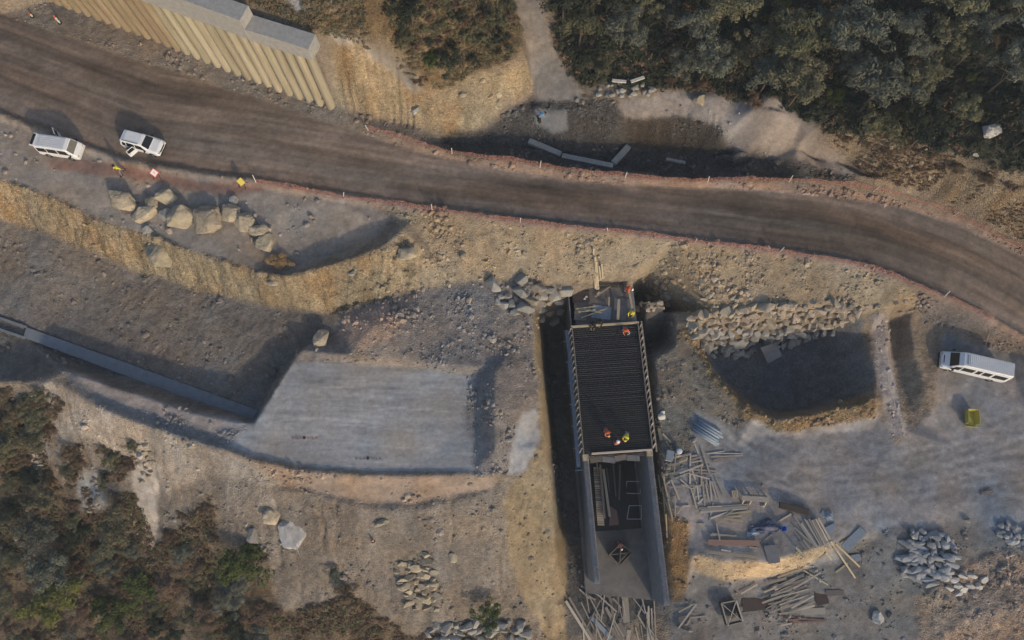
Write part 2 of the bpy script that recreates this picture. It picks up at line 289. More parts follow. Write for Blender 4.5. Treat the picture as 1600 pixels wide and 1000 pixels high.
Z['pinkw'] = ([(70, 246), (190, 258), (330, 282), (410, 288), (410, 303), (300, 295), (180, 276), (80, 262)], (.27, .165, .125), .02, 4)
Z['pinkn'] = ([(580, 206), (700, 243), (800, 259), (1000, 283), (1200, 288), (1330, 297), (1480, 335), (1620, 400), (1620, 412), (1500, 350), (1400, 322), (1200, 297), (1000, 291), (800, 268), (650, 235), (560, 207)], (.29, .20, .15), .07, 1)
Z['wallfoot'] = ([(0, 20), (80, 0), (300, 80), (525, 165), (690, 210), (690, 240), (560, 205), (300, 122)], (.21, .175, .14), .09, 3)

base = np.array((.24, .19, .14)); ALB = np.empty((NX, NY, 3)); ALB[:] = base
ROUGH = np.full((NX, NY), .12)
MASK = {}
core = (PX > -250) & (PX < 1850) & (PY > -250) & (PY < 1250)
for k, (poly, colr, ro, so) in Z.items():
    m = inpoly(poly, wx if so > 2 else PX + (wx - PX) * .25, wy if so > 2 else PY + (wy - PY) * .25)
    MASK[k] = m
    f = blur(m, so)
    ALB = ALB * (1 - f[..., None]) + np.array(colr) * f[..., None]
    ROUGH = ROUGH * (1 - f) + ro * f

# along / across the road
def polydist(pts, X, Y):
    best = np.full(X.shape, 1e9); al = np.zeros(X.shape); s0 = 0
    for (a, b) in zip(pts[:-1], pts[1:]):
        dx, dy = b[0] - a[0], b[1] - a[1]; l = math.hypot(dx, dy)
        t = np.clip(((X - a[0]) * dx + (Y - a[1]) * dy) / l / l, 0, 1)
        d = np.hypot(X - a[0] - t * dx, Y - a[1] - t * dy); m = d < best
        best = np.where(m, d, best); al = np.where(m, s0 + t * l, al); s0 += l
    return best, al
RSW = [W(p[0], p[1], zr(p[0])) for p in ROAD_S]
dist, along = polydist(RSW, GX, GY)

def tint(mask, f, amt):
    global ALB
    ALB = ALB * (1 + (mask * f * amt)[..., None])
mR = blur(MASK['road'], 1)
tint(mR, fbm(dist * .7, along * .045, 4, .65), .75)
tint(mR, fbm(dist * 3.2 + 9, along * .16, 3, .6), .32)
tint(mR, np.exp(-((dist - 3.0) / .9) ** 2) + np.exp(-((dist - 8.2) / .8) ** 2) * .8, -.16)
warm = mR * np.clip(fbm(dist * .5 + 3, along * .06 + 7, 3), -1, 1)
ALB = ALB * (1 + warm[..., None] * np.array((.16, .02, -.12)))
mP = blur(MASK['pad'], 2)
tint(mP, fbm(GX * .10, GY * 1.6, 4, .6), .20)
tint(mP, fbm(GX * .6, GY * 3.0, 3, .6), .10)
tint(mP, np.clip(fbm(GX * .16 + 5, GY * 4.2 + .3 * GX, 3, .7) - .15, 0, 1), .55)
tint(mP, np.clip(fbm(GX * .3 + 44, GY * 2.1, 3, .7) - .25, 0, 1), -.5)
mY = blur(MASK['yard'], 4)
# wheel ruts pressed into the yard and the road
RUT = np.zeros((NX, NY))
for tk in ([(1640, 690), (1480, 705), (1330, 735), (1230, 720), (1160, 680), (1090, 630), (1055, 585)], [(1640, 720), (1450, 760), (1300, 775), (1200, 740), (1130, 690)], [(1640, 650), (1540, 690), (1400, 745), (1250, 745), (1150, 705), (1060, 620)], [(1640, 770), (1500, 745), (1350, 705), (1240, 690), (1170, 672)]):
    dd_, al_ = polydist([W(x_, y_, .1) for x_, y_ in tk], GX, GY)
    for k_ in (.25, 1.15): RUT += np.exp(-((dd_ - k_) / .17) ** 2) * np.clip(.7 + fbm(al_ * .25, dd_ * 0 + k_ * 9, 3) * 1.5, 0, 1.3)
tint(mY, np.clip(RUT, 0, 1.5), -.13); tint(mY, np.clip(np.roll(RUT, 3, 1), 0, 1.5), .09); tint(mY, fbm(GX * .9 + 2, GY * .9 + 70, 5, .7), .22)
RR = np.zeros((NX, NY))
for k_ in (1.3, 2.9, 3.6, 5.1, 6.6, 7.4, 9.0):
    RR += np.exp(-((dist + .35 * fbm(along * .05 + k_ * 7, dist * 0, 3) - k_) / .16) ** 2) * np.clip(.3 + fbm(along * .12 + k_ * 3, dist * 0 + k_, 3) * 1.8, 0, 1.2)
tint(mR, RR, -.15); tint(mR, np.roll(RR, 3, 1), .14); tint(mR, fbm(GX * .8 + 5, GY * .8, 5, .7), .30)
tint(mR, np.clip(fbm(GX * .35 + 15, GY * .5 + 3, 4, .6) - .12, 0, 1), .45)
tint(mY, fbm(GX * .2 + GY * .05, GY * .7 - GX * .12, 5, .65), .30)
ALB = ALB * (1 + (mY * fbm(GX * .16 + 31, GY * .16 + 3, 3))[..., None] * np.array((.34, .16, .0)))
tint(1 - mR, fbm(GX * .22, GY * .22, 4), .22)
tint(1 - mR - .6 * mP, fbm(GX * 1.7 + 8, GY * 1.7, 3), .26)
warm = (1 - mR) * fbm(GX * .3 + 50, GY * .3 + 11, 4)
ALB = ALB * (1 + warm[..., None] * np.array((.12, 0, -.14)))
mS = blur(MASK['slope'] | MASK['scrub'], 3)
SW = GX + 1.6 * fbm(GX * .12, GY * .22 + 8, 3)
tint(mS, fbm(SW * .9, GY * .12 + 4, 4, .6), .30)
mc = blur(MASK['cliff'] | MASK['scarp'] | MASK['upcut'], 2)
tint(mc, fbm(GX * .9 + 6, GY * .5, 5, .65), .38)
rust = mc * np.clip(fbm(GX * .55 + 71, GY * .55, 3) * 1.6 - .15, 0, 1)
ALB = ALB * (1 - rust[..., None] * np.array((.0, .14, .28)))
pale = mS * np.clip(fbm(GX * .8 + 90, GY * .09, 3) * 2 - .5, 0, 1)
ALB = ALB * (1 + pale[..., None] * np.array((.34, .36, .40)))
bs = blur(MASK['scrub'] | MASK['hill'], 4) * np.clip(fbm(GX * .5 + 33, GY * .5 + 20, 4) * 2.2, 0, 1)
ALB = ALB * (1 - bs[..., None] * np.array((.35, .40, .45)))
ALB = np.clip(ALB, .02, .8)

# relief
gz_y, = [np.gradient(GZ, gx, gy, edge_order=1)]
slope = np.hypot(gz_y[0], gz_y[1])
coref = ((GX > -60) & (GX < 60) & (GY > -17) & (GY < 62)).astype(float)
big = fbm(GX * .5, GY * .5, 5, .55)
fine = fbm(GX * 2.6 + 3, GY * 2.6, 3, .7)
crisp = fbm(GX * 1.3 + 21, GY * 1.3 + 5, 4, .75)
GZ = GZ + coref * ROUGH * (big * 1.1 + fine * .6 + .9 * (1 - 2 * np.abs(crisp)) * .6)
m = blur(MASK['upcut'], 2) * (PX < 652)
GZ = GZ + m * .20 * np.sin(2 * np.pi * (GX - GY * .06) / .62 + 2.2 * fbm(GX * .5, GY * .3, 3)) * (0.6 + fbm(GX * .8, GY * .4, 2))
m = blur(MASK['cliff'] | MASK['scarp'], 2)
GZ = GZ + m * (.8 * np.abs(fbm(GX * .55 + 13, GY * .45, 4, .6)) - .45 * np.abs(fbm(GX * 1.6, GY * .5 + 8, 4, .65)))
m = blur(MASK['slope'], 3)
GZ = GZ - m * np.clip(.5 + 1.6 * fbm(GX * .17 + 2, GY * .17 + 40, 3), 0, 1) * .30 * np.clip(.28 - np.abs(fbm(SW * .5 + 3, GY * .07, 3)), 0, 1) * 2.4
GZ = GZ - m * .9 * np.clip(.09 - np.abs(fbm(SW * .75 + 30, GY * .14 + 2, 3)), 0, 1) * 2.2 * np.clip(fbm(GX * .2 + 7, GY * .2, 3) * 2, 0, 1)
GZ = GZ - mY * .015 * np.clip(RUT, 0, 1) - mR * .02 * np.clip(RR, 0, 1)
m = blur(MASK['hollow'], 2) * np.clip((PX - 970) / 20, 0, 1) * np.clip((1140 - PX) / 20, 0, 1)
GZ = GZ + m * .34 * fbm(GX * 1.7, GY * .3, 3, .7)
m = blur(MASK['darkgravel'], 3)
GZ = GZ + m * .07 * fbm(GX * 4.1, GY * 4.1, 2, .8)
for (mx_, my_, mr_, mh_) in ((1192, 192, 2.1, 1.9), (1240, 212, 1.7, 1.2), (1162, 215, 1.5, -.8), (1262, 236, 1.3, .9), (1218, 214, .9, -.5), (1110, 165, 1.2, .5)):
    q_ = W(mx_, my_, 7.0); GZ = GZ + mh_ * np.exp(-(((GX - q_[0]) ** 2 + (GY - q_[1]) ** 2) / mr_ ** 2) ** 1.6)
m = blur(MASK['tanse'], 3)
GZ = GZ + m * .45 * np.abs(fbm((GX + GY * .4) * .6, (GY - GX * .4) * .2, 3))

def ground_z(x, y):
    i = int(np.clip(np.searchsorted(gx, x) - 1, 0, NX - 2)); j = int(np.clip(np.searchsorted(gy, y) - 1, 0, NY - 2))
    u = (x - gx[i]) / (gx[i + 1] - gx[i]); v = (y - gy[j]) / (gy[j + 1] - gy[j])
    return (GZ[i, j] * (1 - u) + GZ[i + 1, j] * u) * (1 - v) + (GZ[i, j + 1] * (1 - u) + GZ[i + 1, j + 1] * u) * v
def G(px, py):
    """the spot of ground seen at a photo pixel"""
    z = 21.0
    while z > -16:
        x, y, _ = W(px, py, z)
        if ground_z(x, y) >= z: break
        z -= .25
    lo, hi = z, z + .25
    for _ in range(8):
        md = (lo + hi) / 2; x, y, _ = W(px, py, md)
        if ground_z(x, y) >= md: lo = md
        else: hi = md
    return Vector(W(px, py, lo))

# ------------------------------------------------------------------ materials
def ramp_mat(name, c1, c2=None, scale=8, rough=.85, bump=.15, metal=0.0, stretch=(1, 1, 1), spec=.3, detail=6, rnd=0.0, bdist=.02):
    m = bpy.data.materials.new(name); m.use_nodes = True
    n = m.node_tree.nodes; l = m.node_tree.links; b = n['Principled BSDF']
    c2 = c2 or tuple(x * .7 for x in c1)
    tc = n.new('ShaderNodeTexCoord'); mp = n.new('ShaderNodeMapping'); mp.inputs['Scale'].default_value = stretch
    l.new(tc.outputs['Object'], mp.inputs[0])
    no = n.new('ShaderNodeTexNoise'); no.inputs['Scale'].default_value = scale; no.inputs['Detail'].default_value = detail; no.inputs['Roughness'].default_value = .65
    l.new(mp.outputs[0], no.inputs['Vector'])
    r = n.new('ShaderNodeValToRGB'); r.color_ramp.elements[0].color = (*c2, 1); r.color_ramp.elements[1].color = (*c1, 1)
    r.color_ramp.elements[0].position = .32; r.color_ramp.elements[1].position = .68
    l.new(no.outputs['Fac'], r.inputs[0])
    out = r.outputs[0]
    if rnd:
        oi = n.new('ShaderNodeObjectInfo'); hs = n.new('ShaderNodeHueSaturation')
        mr = n.new('ShaderNodeMapRange'); mr.inputs['To Min'].default_value = 1 - rnd; mr.inputs['To Max'].default_value = 1 + rnd
        l.new(oi.outputs['Random'], mr.inputs[0]); l.new(mr.outputs[0], hs.inputs['Value'])
        ml = n.new('ShaderNodeMath'); ml.operation = 'MULTIPLY_ADD'; ml.inputs[1].default_value = 37.7; ml.inputs[2].default_value = 0
        fr = n.new('ShaderNodeMath'); fr.operation = 'FRACT'; l.new(oi.outputs['Random'], ml.inputs[0]); l.new(ml.outputs[0], fr.inputs[0])
        m2 = n.new('ShaderNodeMapRange'); m2.inputs['To Min'].default_value = .5 - rnd * .06; m2.inputs['To Max'].default_value = .5 + rnd * .06
        l.new(fr.outputs[0], m2.inputs[0]); l.new(m2.outputs[0], hs.inputs['Hue'])
        l.new(out, hs.inputs['Color']); out = hs.outputs[0]
    l.new(out, b.inputs['Base Color'])
    b.inputs['Roughness'].default_value = rough; b.inputs['Metallic'].default_value = metal; b.inputs['Specular IOR Level'].default_value = spec
    if bump:
        bm_ = n.new('ShaderNodeBump'); bm_.inputs['Strength'].default_value = bump; bm_.inputs['Distance'].default_value = bdist
        l.new(no.outputs['Fac'], bm_.inputs['Height']); l.new(bm_.outputs[0], b.inputs['Normal'])
    return m
def ground_mat():
    m = bpy.data.materials.new('earth'); m.use_nodes = True
    n = m.node_tree.nodes; l = m.node_tree.links; b = n['Principled BSDF']
    at = n.new('ShaderNodeAttribute'); at.attribute_name = 'soil'
    tc = n.new('ShaderNodeTexCoord')
    n1 = n.new('ShaderNodeTexNoise'); n1.inputs['Scale'].default_value = 2.4; n1.inputs['Detail'].default_value = 9; n1.inputs['Roughness'].default_value = .72
    vo = n.new('ShaderNodeTexVoronoi'); vo.inputs['Scale'].default_value = 7.5; vo.inputs['Randomness'].default_value = 1
    v2 = n.new('ShaderNodeTexVoronoi'); v2.inputs['Scale'].default_value = 17
    for q in (n1, vo, v2): l.new(tc.outputs['Object'], q.inputs['Vector'])
    ro = n.new('ShaderNodeAttribute'); ro.attribute_name = 'relief'
    mr = n.new('ShaderNodeMapRange'); mr.inputs['From Min'].default_value = .25; mr.inputs['From Max'].default_value = .75; mr.inputs['To Min'].default_value = .72; mr.inputs['To Max'].default_value = 1.28
    l.new(n1.outputs['Fac'], mr.inputs[0])
    mx = n.new('ShaderNodeMix'); mx.data_type = 'RGBA'; mx.blend_type = 'MULTIPLY'; mx.inputs[0].default_value = 1
    l.new(at.outputs['Color'], mx.inputs[6]); l.new(mr.outputs[0], mx.inputs[7])
    # single stones in the soil are paler or darker than it
    sp = n.new('ShaderNodeSeparateColor'); l.new(vo.outputs['Color'], sp.inputs[0])
    s2 = n.new('ShaderNodeMapRange'); s2.inputs['From Min'].default_value = 0; s2.inputs['From Max'].default_value = 1; s2.inputs['To Min'].default_value = .72; s2.inputs['To Max'].default_value = 1.32
    l.new(sp.outputs[0], s2.inputs[0])
    mx2 = n.new('ShaderNodeMix'); mx2.data_type = 'RGBA'; mx2.blend_type = 'MULTIPLY'
    fm = n.new('ShaderNodeMath'); fm.operation = 'MULTIPLY'; fm.use_clamp = True; fm.inputs[1].default_value = 5.0
    l.new(ro.outputs['Fac'], fm.inputs[0]); l.new(fm.outputs[0], mx2.inputs[0])
    l.new(mx.outputs[2], mx2.inputs[6]); l.new(s2.outputs[0], mx2.inputs[7])
    l.new(mx2.outputs[2], b.inputs['Base Color'])
    b.inputs['Roughness'].default_value = .95; b.inputs['Specular IOR Level'].default_value = .15
    bu = n.new('ShaderNodeBump'); bu.inputs['Distance'].default_value = .10; bu.inputs['Strength'].default_value = .4
    b2 = n.new('ShaderNodeBump'); b2.inputs['Distance'].default_value = .12
    l.new(n1.outputs['Fac'], bu.inputs['Height'])
    iv = n.new('ShaderNodeMath'); iv.operation = 'SUBTRACT'; iv.inputs[0].default_value = 1; l.new(vo.outputs['Distance'], iv.inputs[1])
    ad = n.new('ShaderNodeMath'); ad.operation = 'SUBTRACT'; l.new(iv.outputs[0], ad.inputs[0])
    hm = n.new('ShaderNodeMath'); hm.operation = 'MULTIPLY'; hm.inputs[1].default_value = .45; l.new(v2.outputs['Distance'], hm.inputs[0]); l.new(hm.outputs[0], ad.inputs[1])
    l.new(ad.outputs[0], b2.inputs['Height']); l.new(fm.outputs[0], b2.inputs['Strength']); l.new(bu.outputs[0], b2.inputs['Normal'])
    l.new(b2.outputs[0], b.inputs['Normal'])
    return m
M = {}
M['earth'] = ground_mat()
M['conc'] = ramp_mat('concrete', (.42, .40, .36), (.30, .285, .26), 3, .9, .25)
M['concdark'] = ramp_mat('damp_concrete', (.20, .20, .20), (.13, .13, .135), 2.2, .85, .25)
M['concblue'] = ramp_mat('cast_slab', (.225, .24, .26), (.165, .178, .195), 1.6, .9, .2)
M['pile'] = ramp_mat('earth_stained_pile', (.44, .39, .285), (.28, .235, .155), 2.6, .95, .5, stretch=(1, 1, .5), bdist=.05, rnd=.12)
M['pilesoil'] = ramp_mat('soil_caked_pile', (.33, .255, .165), (.235, .18, .11), 3.2, .95, .7, bdist=.08, rnd=.12)
M['rocktan'] = ramp_mat('tan_rock', (.47, .395, .28), (.29, .245, .175), 1.7, .9, .6, rnd=.14, bdist=.06)
M['rockgrey'] = ramp_mat('grey_rock', (.36, .34, .30), (.24, .23, .205), 3, .9, .6, rnd=.2, bdist=.06)
M['rockwarm'] = ramp_mat('warm_rock', (.40, .34, .26), (.26, .22, .17), 3, .9, .6, rnd=.22, bdist=.06)
M['rockblue'] = ramp_mat('blue_grey_rock', (.33, .338, .345), (.22, .227, .235), 3, .85, .5, rnd=.22, bdist=.05)
M['rockpale'] = ramp_mat('pale_rock', (.58, .55, .50), (.40, .37, .33), 2.6, .9, .6, bdist=.06)
M['gravel'] = ramp_mat('loose_stones', (.36, .30, .225), (.20, .17, .13), .9, .95, 0)
M['graveldark'] = ramp_mat('loose_dark_stones', (.22, .20, .175), (.12, .11, .10), .9, .95, 0)
M['wood'] = ramp_mat('weathered_timber', (.46, .41, .34), (.29, .25, .205), 5, .85, .3, stretch=(.25, 4, 4), rnd=.34)
M['woodnew'] = ramp_mat('fresh_timber', (.52, .44, .30), (.38, .31, .20), 5, .8, .3, stretch=(.25, 4, 4), rnd=.16)
M['woodred'] = ramp_mat('reddish_timber', (.28, .18, .14), (.19, .12, .095), 5, .85, .3, stretch=(.25, 4, 4), rnd=.2)
M['ply'] = ramp_mat('used_plywood', (.20, .175, .15), (.13, .115, .10), 4, .85, .2, stretch=(.4, 2, 2), rnd=.2)
M['plydark'] = ramp_mat('dark_plywood', (.085, .065, .055), (.055, .042, .036), 4, .8, .2, rnd=.15)
M['panelblue'] = ramp_mat('grey_blue_panel', (.25, .29, .33), (.19, .22, .25), 4, .7, .1)
M['stub'] = ramp_mat('dusty_starter_bar', (.34, .29, .25), (.22, .185, .16), 9, .8, .1)
M['palesteel'] = ramp_mat('pale_steel', (.55, .58, .60), (.42, .45, .47), 6, .5, .1)
M['concflr'] = ramp_mat('screed', (.22, .205, .185), (.14, .132, .125), 1.2, .9, .2)
M['steelblue'] = ramp_mat('galvanised_steel', (.30, .36, .42), (.22, .27, .32), 6, .55, .1, metal=.3)
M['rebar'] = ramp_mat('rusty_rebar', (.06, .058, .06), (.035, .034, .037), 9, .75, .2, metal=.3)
M['rebarlit'] = ramp_mat('lit_rebar', (.10, .097, .098), (.05, .048, .05), 9, .6, .2, metal=.4)  # paler copy for the top bars, the light on them painted in
M['formdark'] = ramp_mat('oiled_formwork', (.055, .053, .055), (.035, .034, .036), 3, .7, .1)
M['white'] = ramp_mat('white_vehicle_paint', (.80, .80, .79), (.74, .74, .73), 3, .35, 0, spec=.5)
M['roofwhite'] = ramp_mat('dusty_white_roof', (.70, .70, .69), (.62, .62, .61), 2, .5, 0, spec=.4)
M['glass'] = ramp_mat('tinted_glass', (.022, .024, .026), (.016, .017, .019), 2, .2, 0, spec=.35)
M['glassreflect'] = ramp_mat('beige_reflection_glass', (.20, .185, .15), (.15, .14, .115), 3, .35, 0, spec=.5)  # beige reflection painted into the windscreen colour
M['rubber'] = ramp_mat('tyre_rubber', (.03, .03, .03), (.02, .02, .02), 10, .9, .1)
M['black'] = ramp_mat('black_plastic', (.025, .025, .027), (.018, .018, .02), 8, .6, .05)
M['rim'] = ramp_mat('wheel_steel', (.35, .35, .36), (.25, .25, .26), 8, .4, 0, metal=.6)
M['lamp'] = ramp_mat('lamp_glass', (.6, .6, .6), (.45, .45, .45), 12, .15, 0)
M['lampred'] = ramp_mat('tail_lamp', (.4, .03, .02), (.3, .02, .015), 12, .2, 0)
M['yellow'] = ramp_mat('worn_yellow_paint', (.55, .49, .10), (.40, .34, .08), 4, .6, .1)
M['yellowsign'] = ramp_mat('yellow_sign', (.75, .60, .12), (.68, .53, .10), 5, .5, 0)
M['pinksign'] = ramp_mat('red_sign_border', (.70, .12, .10), (.62, .10, .09), 5, .5, 0)
M['signwhite'] = ramp_mat('sign_white', (.80, .74, .72), (.74, .68, .66), 5, .5, 0)
M['redpaint'] = ramp_mat('red_spray_paint', (.34, .13, .115), (.28, .16, .15), 9, .9, 0)
M['redpaintfaint'] = ramp_mat('faded_spray_paint', (.22, .165, .15), (.19, .15, .14), 9, .9, 0)
M['netting'] = ramp_mat('orange_safety_net', (.42, .20, .15), (.32, .16, .125), 1.5, .8, 0)
M['tarp'] = ramp_mat('blue_tarpaulin', (.07, .085, .14), (.05, .06, .10), 4, .5, .3)
M['bluepl'] = ramp_mat('bright_blue_plastic', (.04, .22, .60), (.03, .17, .5), 4, .4, 0)
M['pipe'] = ramp_mat('pale_blue_pipe', (.26, .32, .38), (.19, .24, .29), 5, .5, .1, rnd=.15)
M['sack'] = ramp_mat('white_sack', (.70, .66, .58), (.5, .47, .41), 5, .8, .3)
M['hivis_o'] = ramp_mat('orange_workwear', (.78, .14, .035), (.62, .10, .03), 9, .8, .1)
M['hivis_y'] = ramp_mat('yellow_workwear', (.72, .68, .05), (.55, .52, .05), 9, .8, .1)
M['red_shirt'] = ramp_mat('red_shirt', (.45, .06, .04), (.35, .05, .035), 9, .8, .1)
M['jeans'] = ramp_mat('grey_blue_trousers', (.13, .13, .17), (.09, .09, .12), 9, .9, .1)
M['lilac'] = ramp_mat('faded_trousers', (.24, .21, .24), (.18, .16, .19), 9, .9, .1)
M['darkcloth'] = ramp_mat('dark_clothes', (.03, .03, .035), (.02, .02, .025), 9, .9, .1)
M['bluecloth'] = ramp_mat('light_blue_shirt', (.16, .36, .55), (.10, .25, .42), 9, .9, .1)
M['skin'] = ramp_mat('skin', (.34, .19, .12), (.30, .165, .105), 9, .6, 0)
M['helmet'] = ramp_mat('white_helmet', (.85, .85, .83), (.8, .8, .78), 9, .35, 0)
M['helmety'] = ramp_mat('yellow_helmet', (.8, .6, .05), (.72, .54, .05), 9, .35, 0)
M['helmeto'] = ramp_mat('orange_helmet', (.85, .35, .12), (.8, .3, .1), 9, .35, 0)
M['hair'] = ramp_mat('black_hair', (.02, .018, .016), (.012, .011, .01), 20, .6, .1)
M['bark'] = ramp_mat('bark', (.13, .10, .075), (.07, .055, .04), 8, .95, .5)
def leaf_mat(name, c1, c2, rnd=.25):
    m = ramp_mat(name, c1, c2, 1.3, .75, 0, rnd=rnd, spec=.2, detail=3)
    n = m.node_tree.nodes; l = m.node_tree.links; b = n['Principled BSDF']
    tr = n.new('ShaderNodeBsdfTranslucent'); ms = n.new('ShaderNodeMixShader'); ms.inputs[0].default_value = .25
    src = b.inputs['Base Color'].links[0].from_socket
    l.new(src, tr.inputs[0]); l.new(b.outputs[0], ms.inputs[1]); l.new(tr.outputs[0], ms.inputs[2]); l.new(ms.outputs[0], n['Material Output'].inputs[0])
    return m
M['leafdark'] = leaf_mat('dark_foliage', (.062, .072, .045), (.034, .042, .027))
M['leafolive'] = leaf_mat('olive_foliage', (.215, .20, .115), (.12, .115, .065))
M['leafgrey'] = leaf_mat('grey_green_foliage', (.21, .215, .16), (.115, .122, .088))
M['leafdry'] = leaf_mat('dry_brown_foliage', (.26, .185, .115), (.16, .115, .072))
M['leafgreen'] = leaf_mat('fresh_green_foliage', (.12, .148, .045), (.07, .088, .03))
M['leaflime'] = leaf_mat('yellow_green_foliage', (.19, .205, .055), (.115, .125, .036))
M['leafstraw'] = leaf_mat('straw', (.52, .37, .17), (.36, .25, .12))
# net: real holes come from a woven strand pattern
def net_mat():
    m = M['netting']; n = m.node_tree.nodes; l = m.node_tree.links; b = n['Principled BSDF']
    tc = n.new('ShaderNodeTexCoord'); no = n.new('ShaderNodeTexNoise'); no.inputs['Scale'].default_value = 9; no.inputs['Detail'].default_value = 2
    l.new(tc.outputs['Object'], no.inputs['Vector'])
    mr = n.new('ShaderNodeMapRange'); mr.inputs['From Min'].default_value = .42; mr.inputs['From Max'].default_value = .58; mr.inputs['To Min'].default_value = .12; mr.inputs['To Max'].default_value = .60
    l.new(no.outputs['Fac'], mr.inputs[0]); l.new(mr.outputs[0], b.inputs['Alpha'])
net_mat()

# ------------------------------------------------------------------ object helpers
def tag(o, label=None, cat=None, group=None, kind=None):
    if label: o['label'] = label
    if cat: o['category'] = cat
    if group: o['group'] = group
    if kind: o['kind'] = kind
    return o
def obj(name, me, mat=None, parent=None):
    o = bpy.data.objects.new(name, me); COL.objects.link(o)
    if mat is not None and me is not None and not me.materials: me.materials.append(M[mat] if isinstance(mat, str) else mat)
    if parent: o.parent = parent
    return o
def thing(name, label, cat, loc=(0, 0, 0), rz=0, group=None):
    o = bpy.data.objects.new(name, None); COL.objects.link(o); o.empty_display_size = .3
    o.location = loc; o.rotation_euler = (0, 0, rz)
    return tag(o, label, cat, group)
class MB:
    def __init__(s): s.v = []; s.f = []
    def add(s, v, f):
        b = len(s.v); s.v += [tuple(q) for q in v]; s.f += [tuple(i + b for i in g) for g in f]; return s
    def box(s, c, d, rot=None):
        x, y, z = d[0] / 2, d[1] / 2, d[2] / 2
        vs = [Vector(p) for p in ((-x, -y, -z), (x, -y, -z), (x, y, -z), (-x, y, -z), (-x, -y, z), (x, -y, z), (x, y, z), (-x, y, z))]
        if rot is not None: vs = [rot @ q for q in vs]
        c = Vector(c)
        return s.add([q + c for q in vs], [(3, 2, 1, 0), (4, 5, 6, 7), (0, 1, 5, 4), (1, 2, 6, 5), (2, 3, 7, 6), (3, 0, 4, 7)])
    def prism(s, quad, th):
        q = [Vector(p) for p in quad]; n = (q[1] - q[0]).cross(q[2] - q[0]).normalized() * th; k = len(q)
        return s.add(q + [p + n for p in q], [tuple(range(k))[::-1], tuple(range(k, 2 * k))] + [(i, (i + 1) % k, k + (i + 1) % k, k + i) for i in range(k)])
    def tube(s, p, q, r, n=6, r2=None):
        p, q = Vector(p), Vector(q); d = (q - p).normalized(); a = d.orthogonal().normalized(); b = d.cross(a); r2 = r if r2 is None else r2
        vs = [p + (a * math.cos(t) + b * math.sin(t)) * r for t in [2 * math.pi * i / n for i in range(n)]] + [q + (a * math.cos(t) + b * math.sin(t)) * r2 for t in [2 * math.pi * i / n for i in range(n)]]
        return s.add(vs, [tuple(range(n))[::-1], tuple(range(n, 2 * n))] + [(i, (i + 1) % n, n + (i + 1) % n, n + i) for i in range(n)])
    def path(s, pts, r, n=6):
        for a, b in zip(pts[:-1], pts[1:]): s.tube(a, b, r, n)
        return s
    def bar(s, p, q, w, h):
        p, q = Vector(p), Vector(q); d = (q - p); l = d.length; d.normalize(); side = Vector((0, 0, 1)).cross(d)
        if side.length < 1e-3: side = Vector((1, 0, 0))
        side.normalize(); up = d.cross(side)
        return s.box((p + q) / 2, (l, w, h), Matrix((d, side, up)).transposed())
    def lathe(s, prof, n=16, c=(0, 0, 0)):
        k = len(prof); vs = [(c[0] + r * math.cos(2 * math.pi * i / n), c[1] + r * math.sin(2 * math.pi * i / n), c[2] + z) for r, z in prof for i in range(n)]
        fs = [(j * n + i, j * n + (i + 1) % n, (j + 1) * n + (i + 1) % n, (j + 1) * n + i) for j in range(k - 1) for i in range(n)]
        fs += [tuple(range(n))[::-1], tuple(range((k - 1) * n, k * n))]
        return s.add(vs, fs)
    def mesh(s, name='part'):
        me = bpy.data.meshes.new(name); me.from_pydata(s.v, [], s.f); me.update(); return me
    def build(s, name, mat, parent=None, smooth=False, bevel=0):
        me = s.mesh(name); o = obj(name, me, mat, parent)
        if smooth: me.polygons.foreach_set('use_smooth', [True] * len(me.polygons))
        if bevel:
            b = o.modifiers.new('bevel', 'BEVEL'); b.width = bevel; b.segments = 2; b.limit_method = 'ANGLE'; b.angle_limit = R(25)
        return o

# ------------------------------------------------------------------ ground sheet, split by what it is
idx = np.arange(NX * NY).reshape(NX, NY)
quads = np.stack([idx[:-1, :-1], idx[1:, :-1], idx[1:, 1:], idx[:-1, 1:]], -1).reshape(-1, 4)
cen = lambda a: a[:-1, :-1]
kindmap = np.zeros((NX - 1, NY - 1), int)
for i, k in enumerate(['road', 'pad', 'path', 'lane'], 1): kindmap[cen(MASK[k])] = i
kindmap = kindmap.reshape(-1)
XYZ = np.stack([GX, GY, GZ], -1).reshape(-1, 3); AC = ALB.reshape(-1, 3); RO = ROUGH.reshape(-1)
for i, nm in enumerate(['ground', 'dirt_road', 'graded_pad', 'footpath', 'service_lane']):
    q = quads[kindmap == i]
    u, inv = np.unique(q, return_inverse=True)
    me = bpy.data.meshes.new(nm)
    me.vertices.add(len(u)); me.vertices.foreach_set('co', XYZ[u].ravel())
    me.loops.add(q.size); me.loops.foreach_set('vertex_index', inv.ravel().astype(np.int32))
    me.polygons.add(len(q)); me.polygons.foreach_set('loop_start', np.arange(0, q.size, 4, dtype=np.int32))
    me.update(calc_edges=True)
    me.polygons.foreach_set('use_smooth', np.ones(len(q), bool))
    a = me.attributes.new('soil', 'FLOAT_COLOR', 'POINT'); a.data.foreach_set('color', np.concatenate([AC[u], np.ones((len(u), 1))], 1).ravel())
    a = me.attributes.new('relief', 'FLOAT', 'POINT'); a.data.foreach_set('value', RO[u])
    o = obj(nm, me, 'earth'); o['kind'] = 'structure'

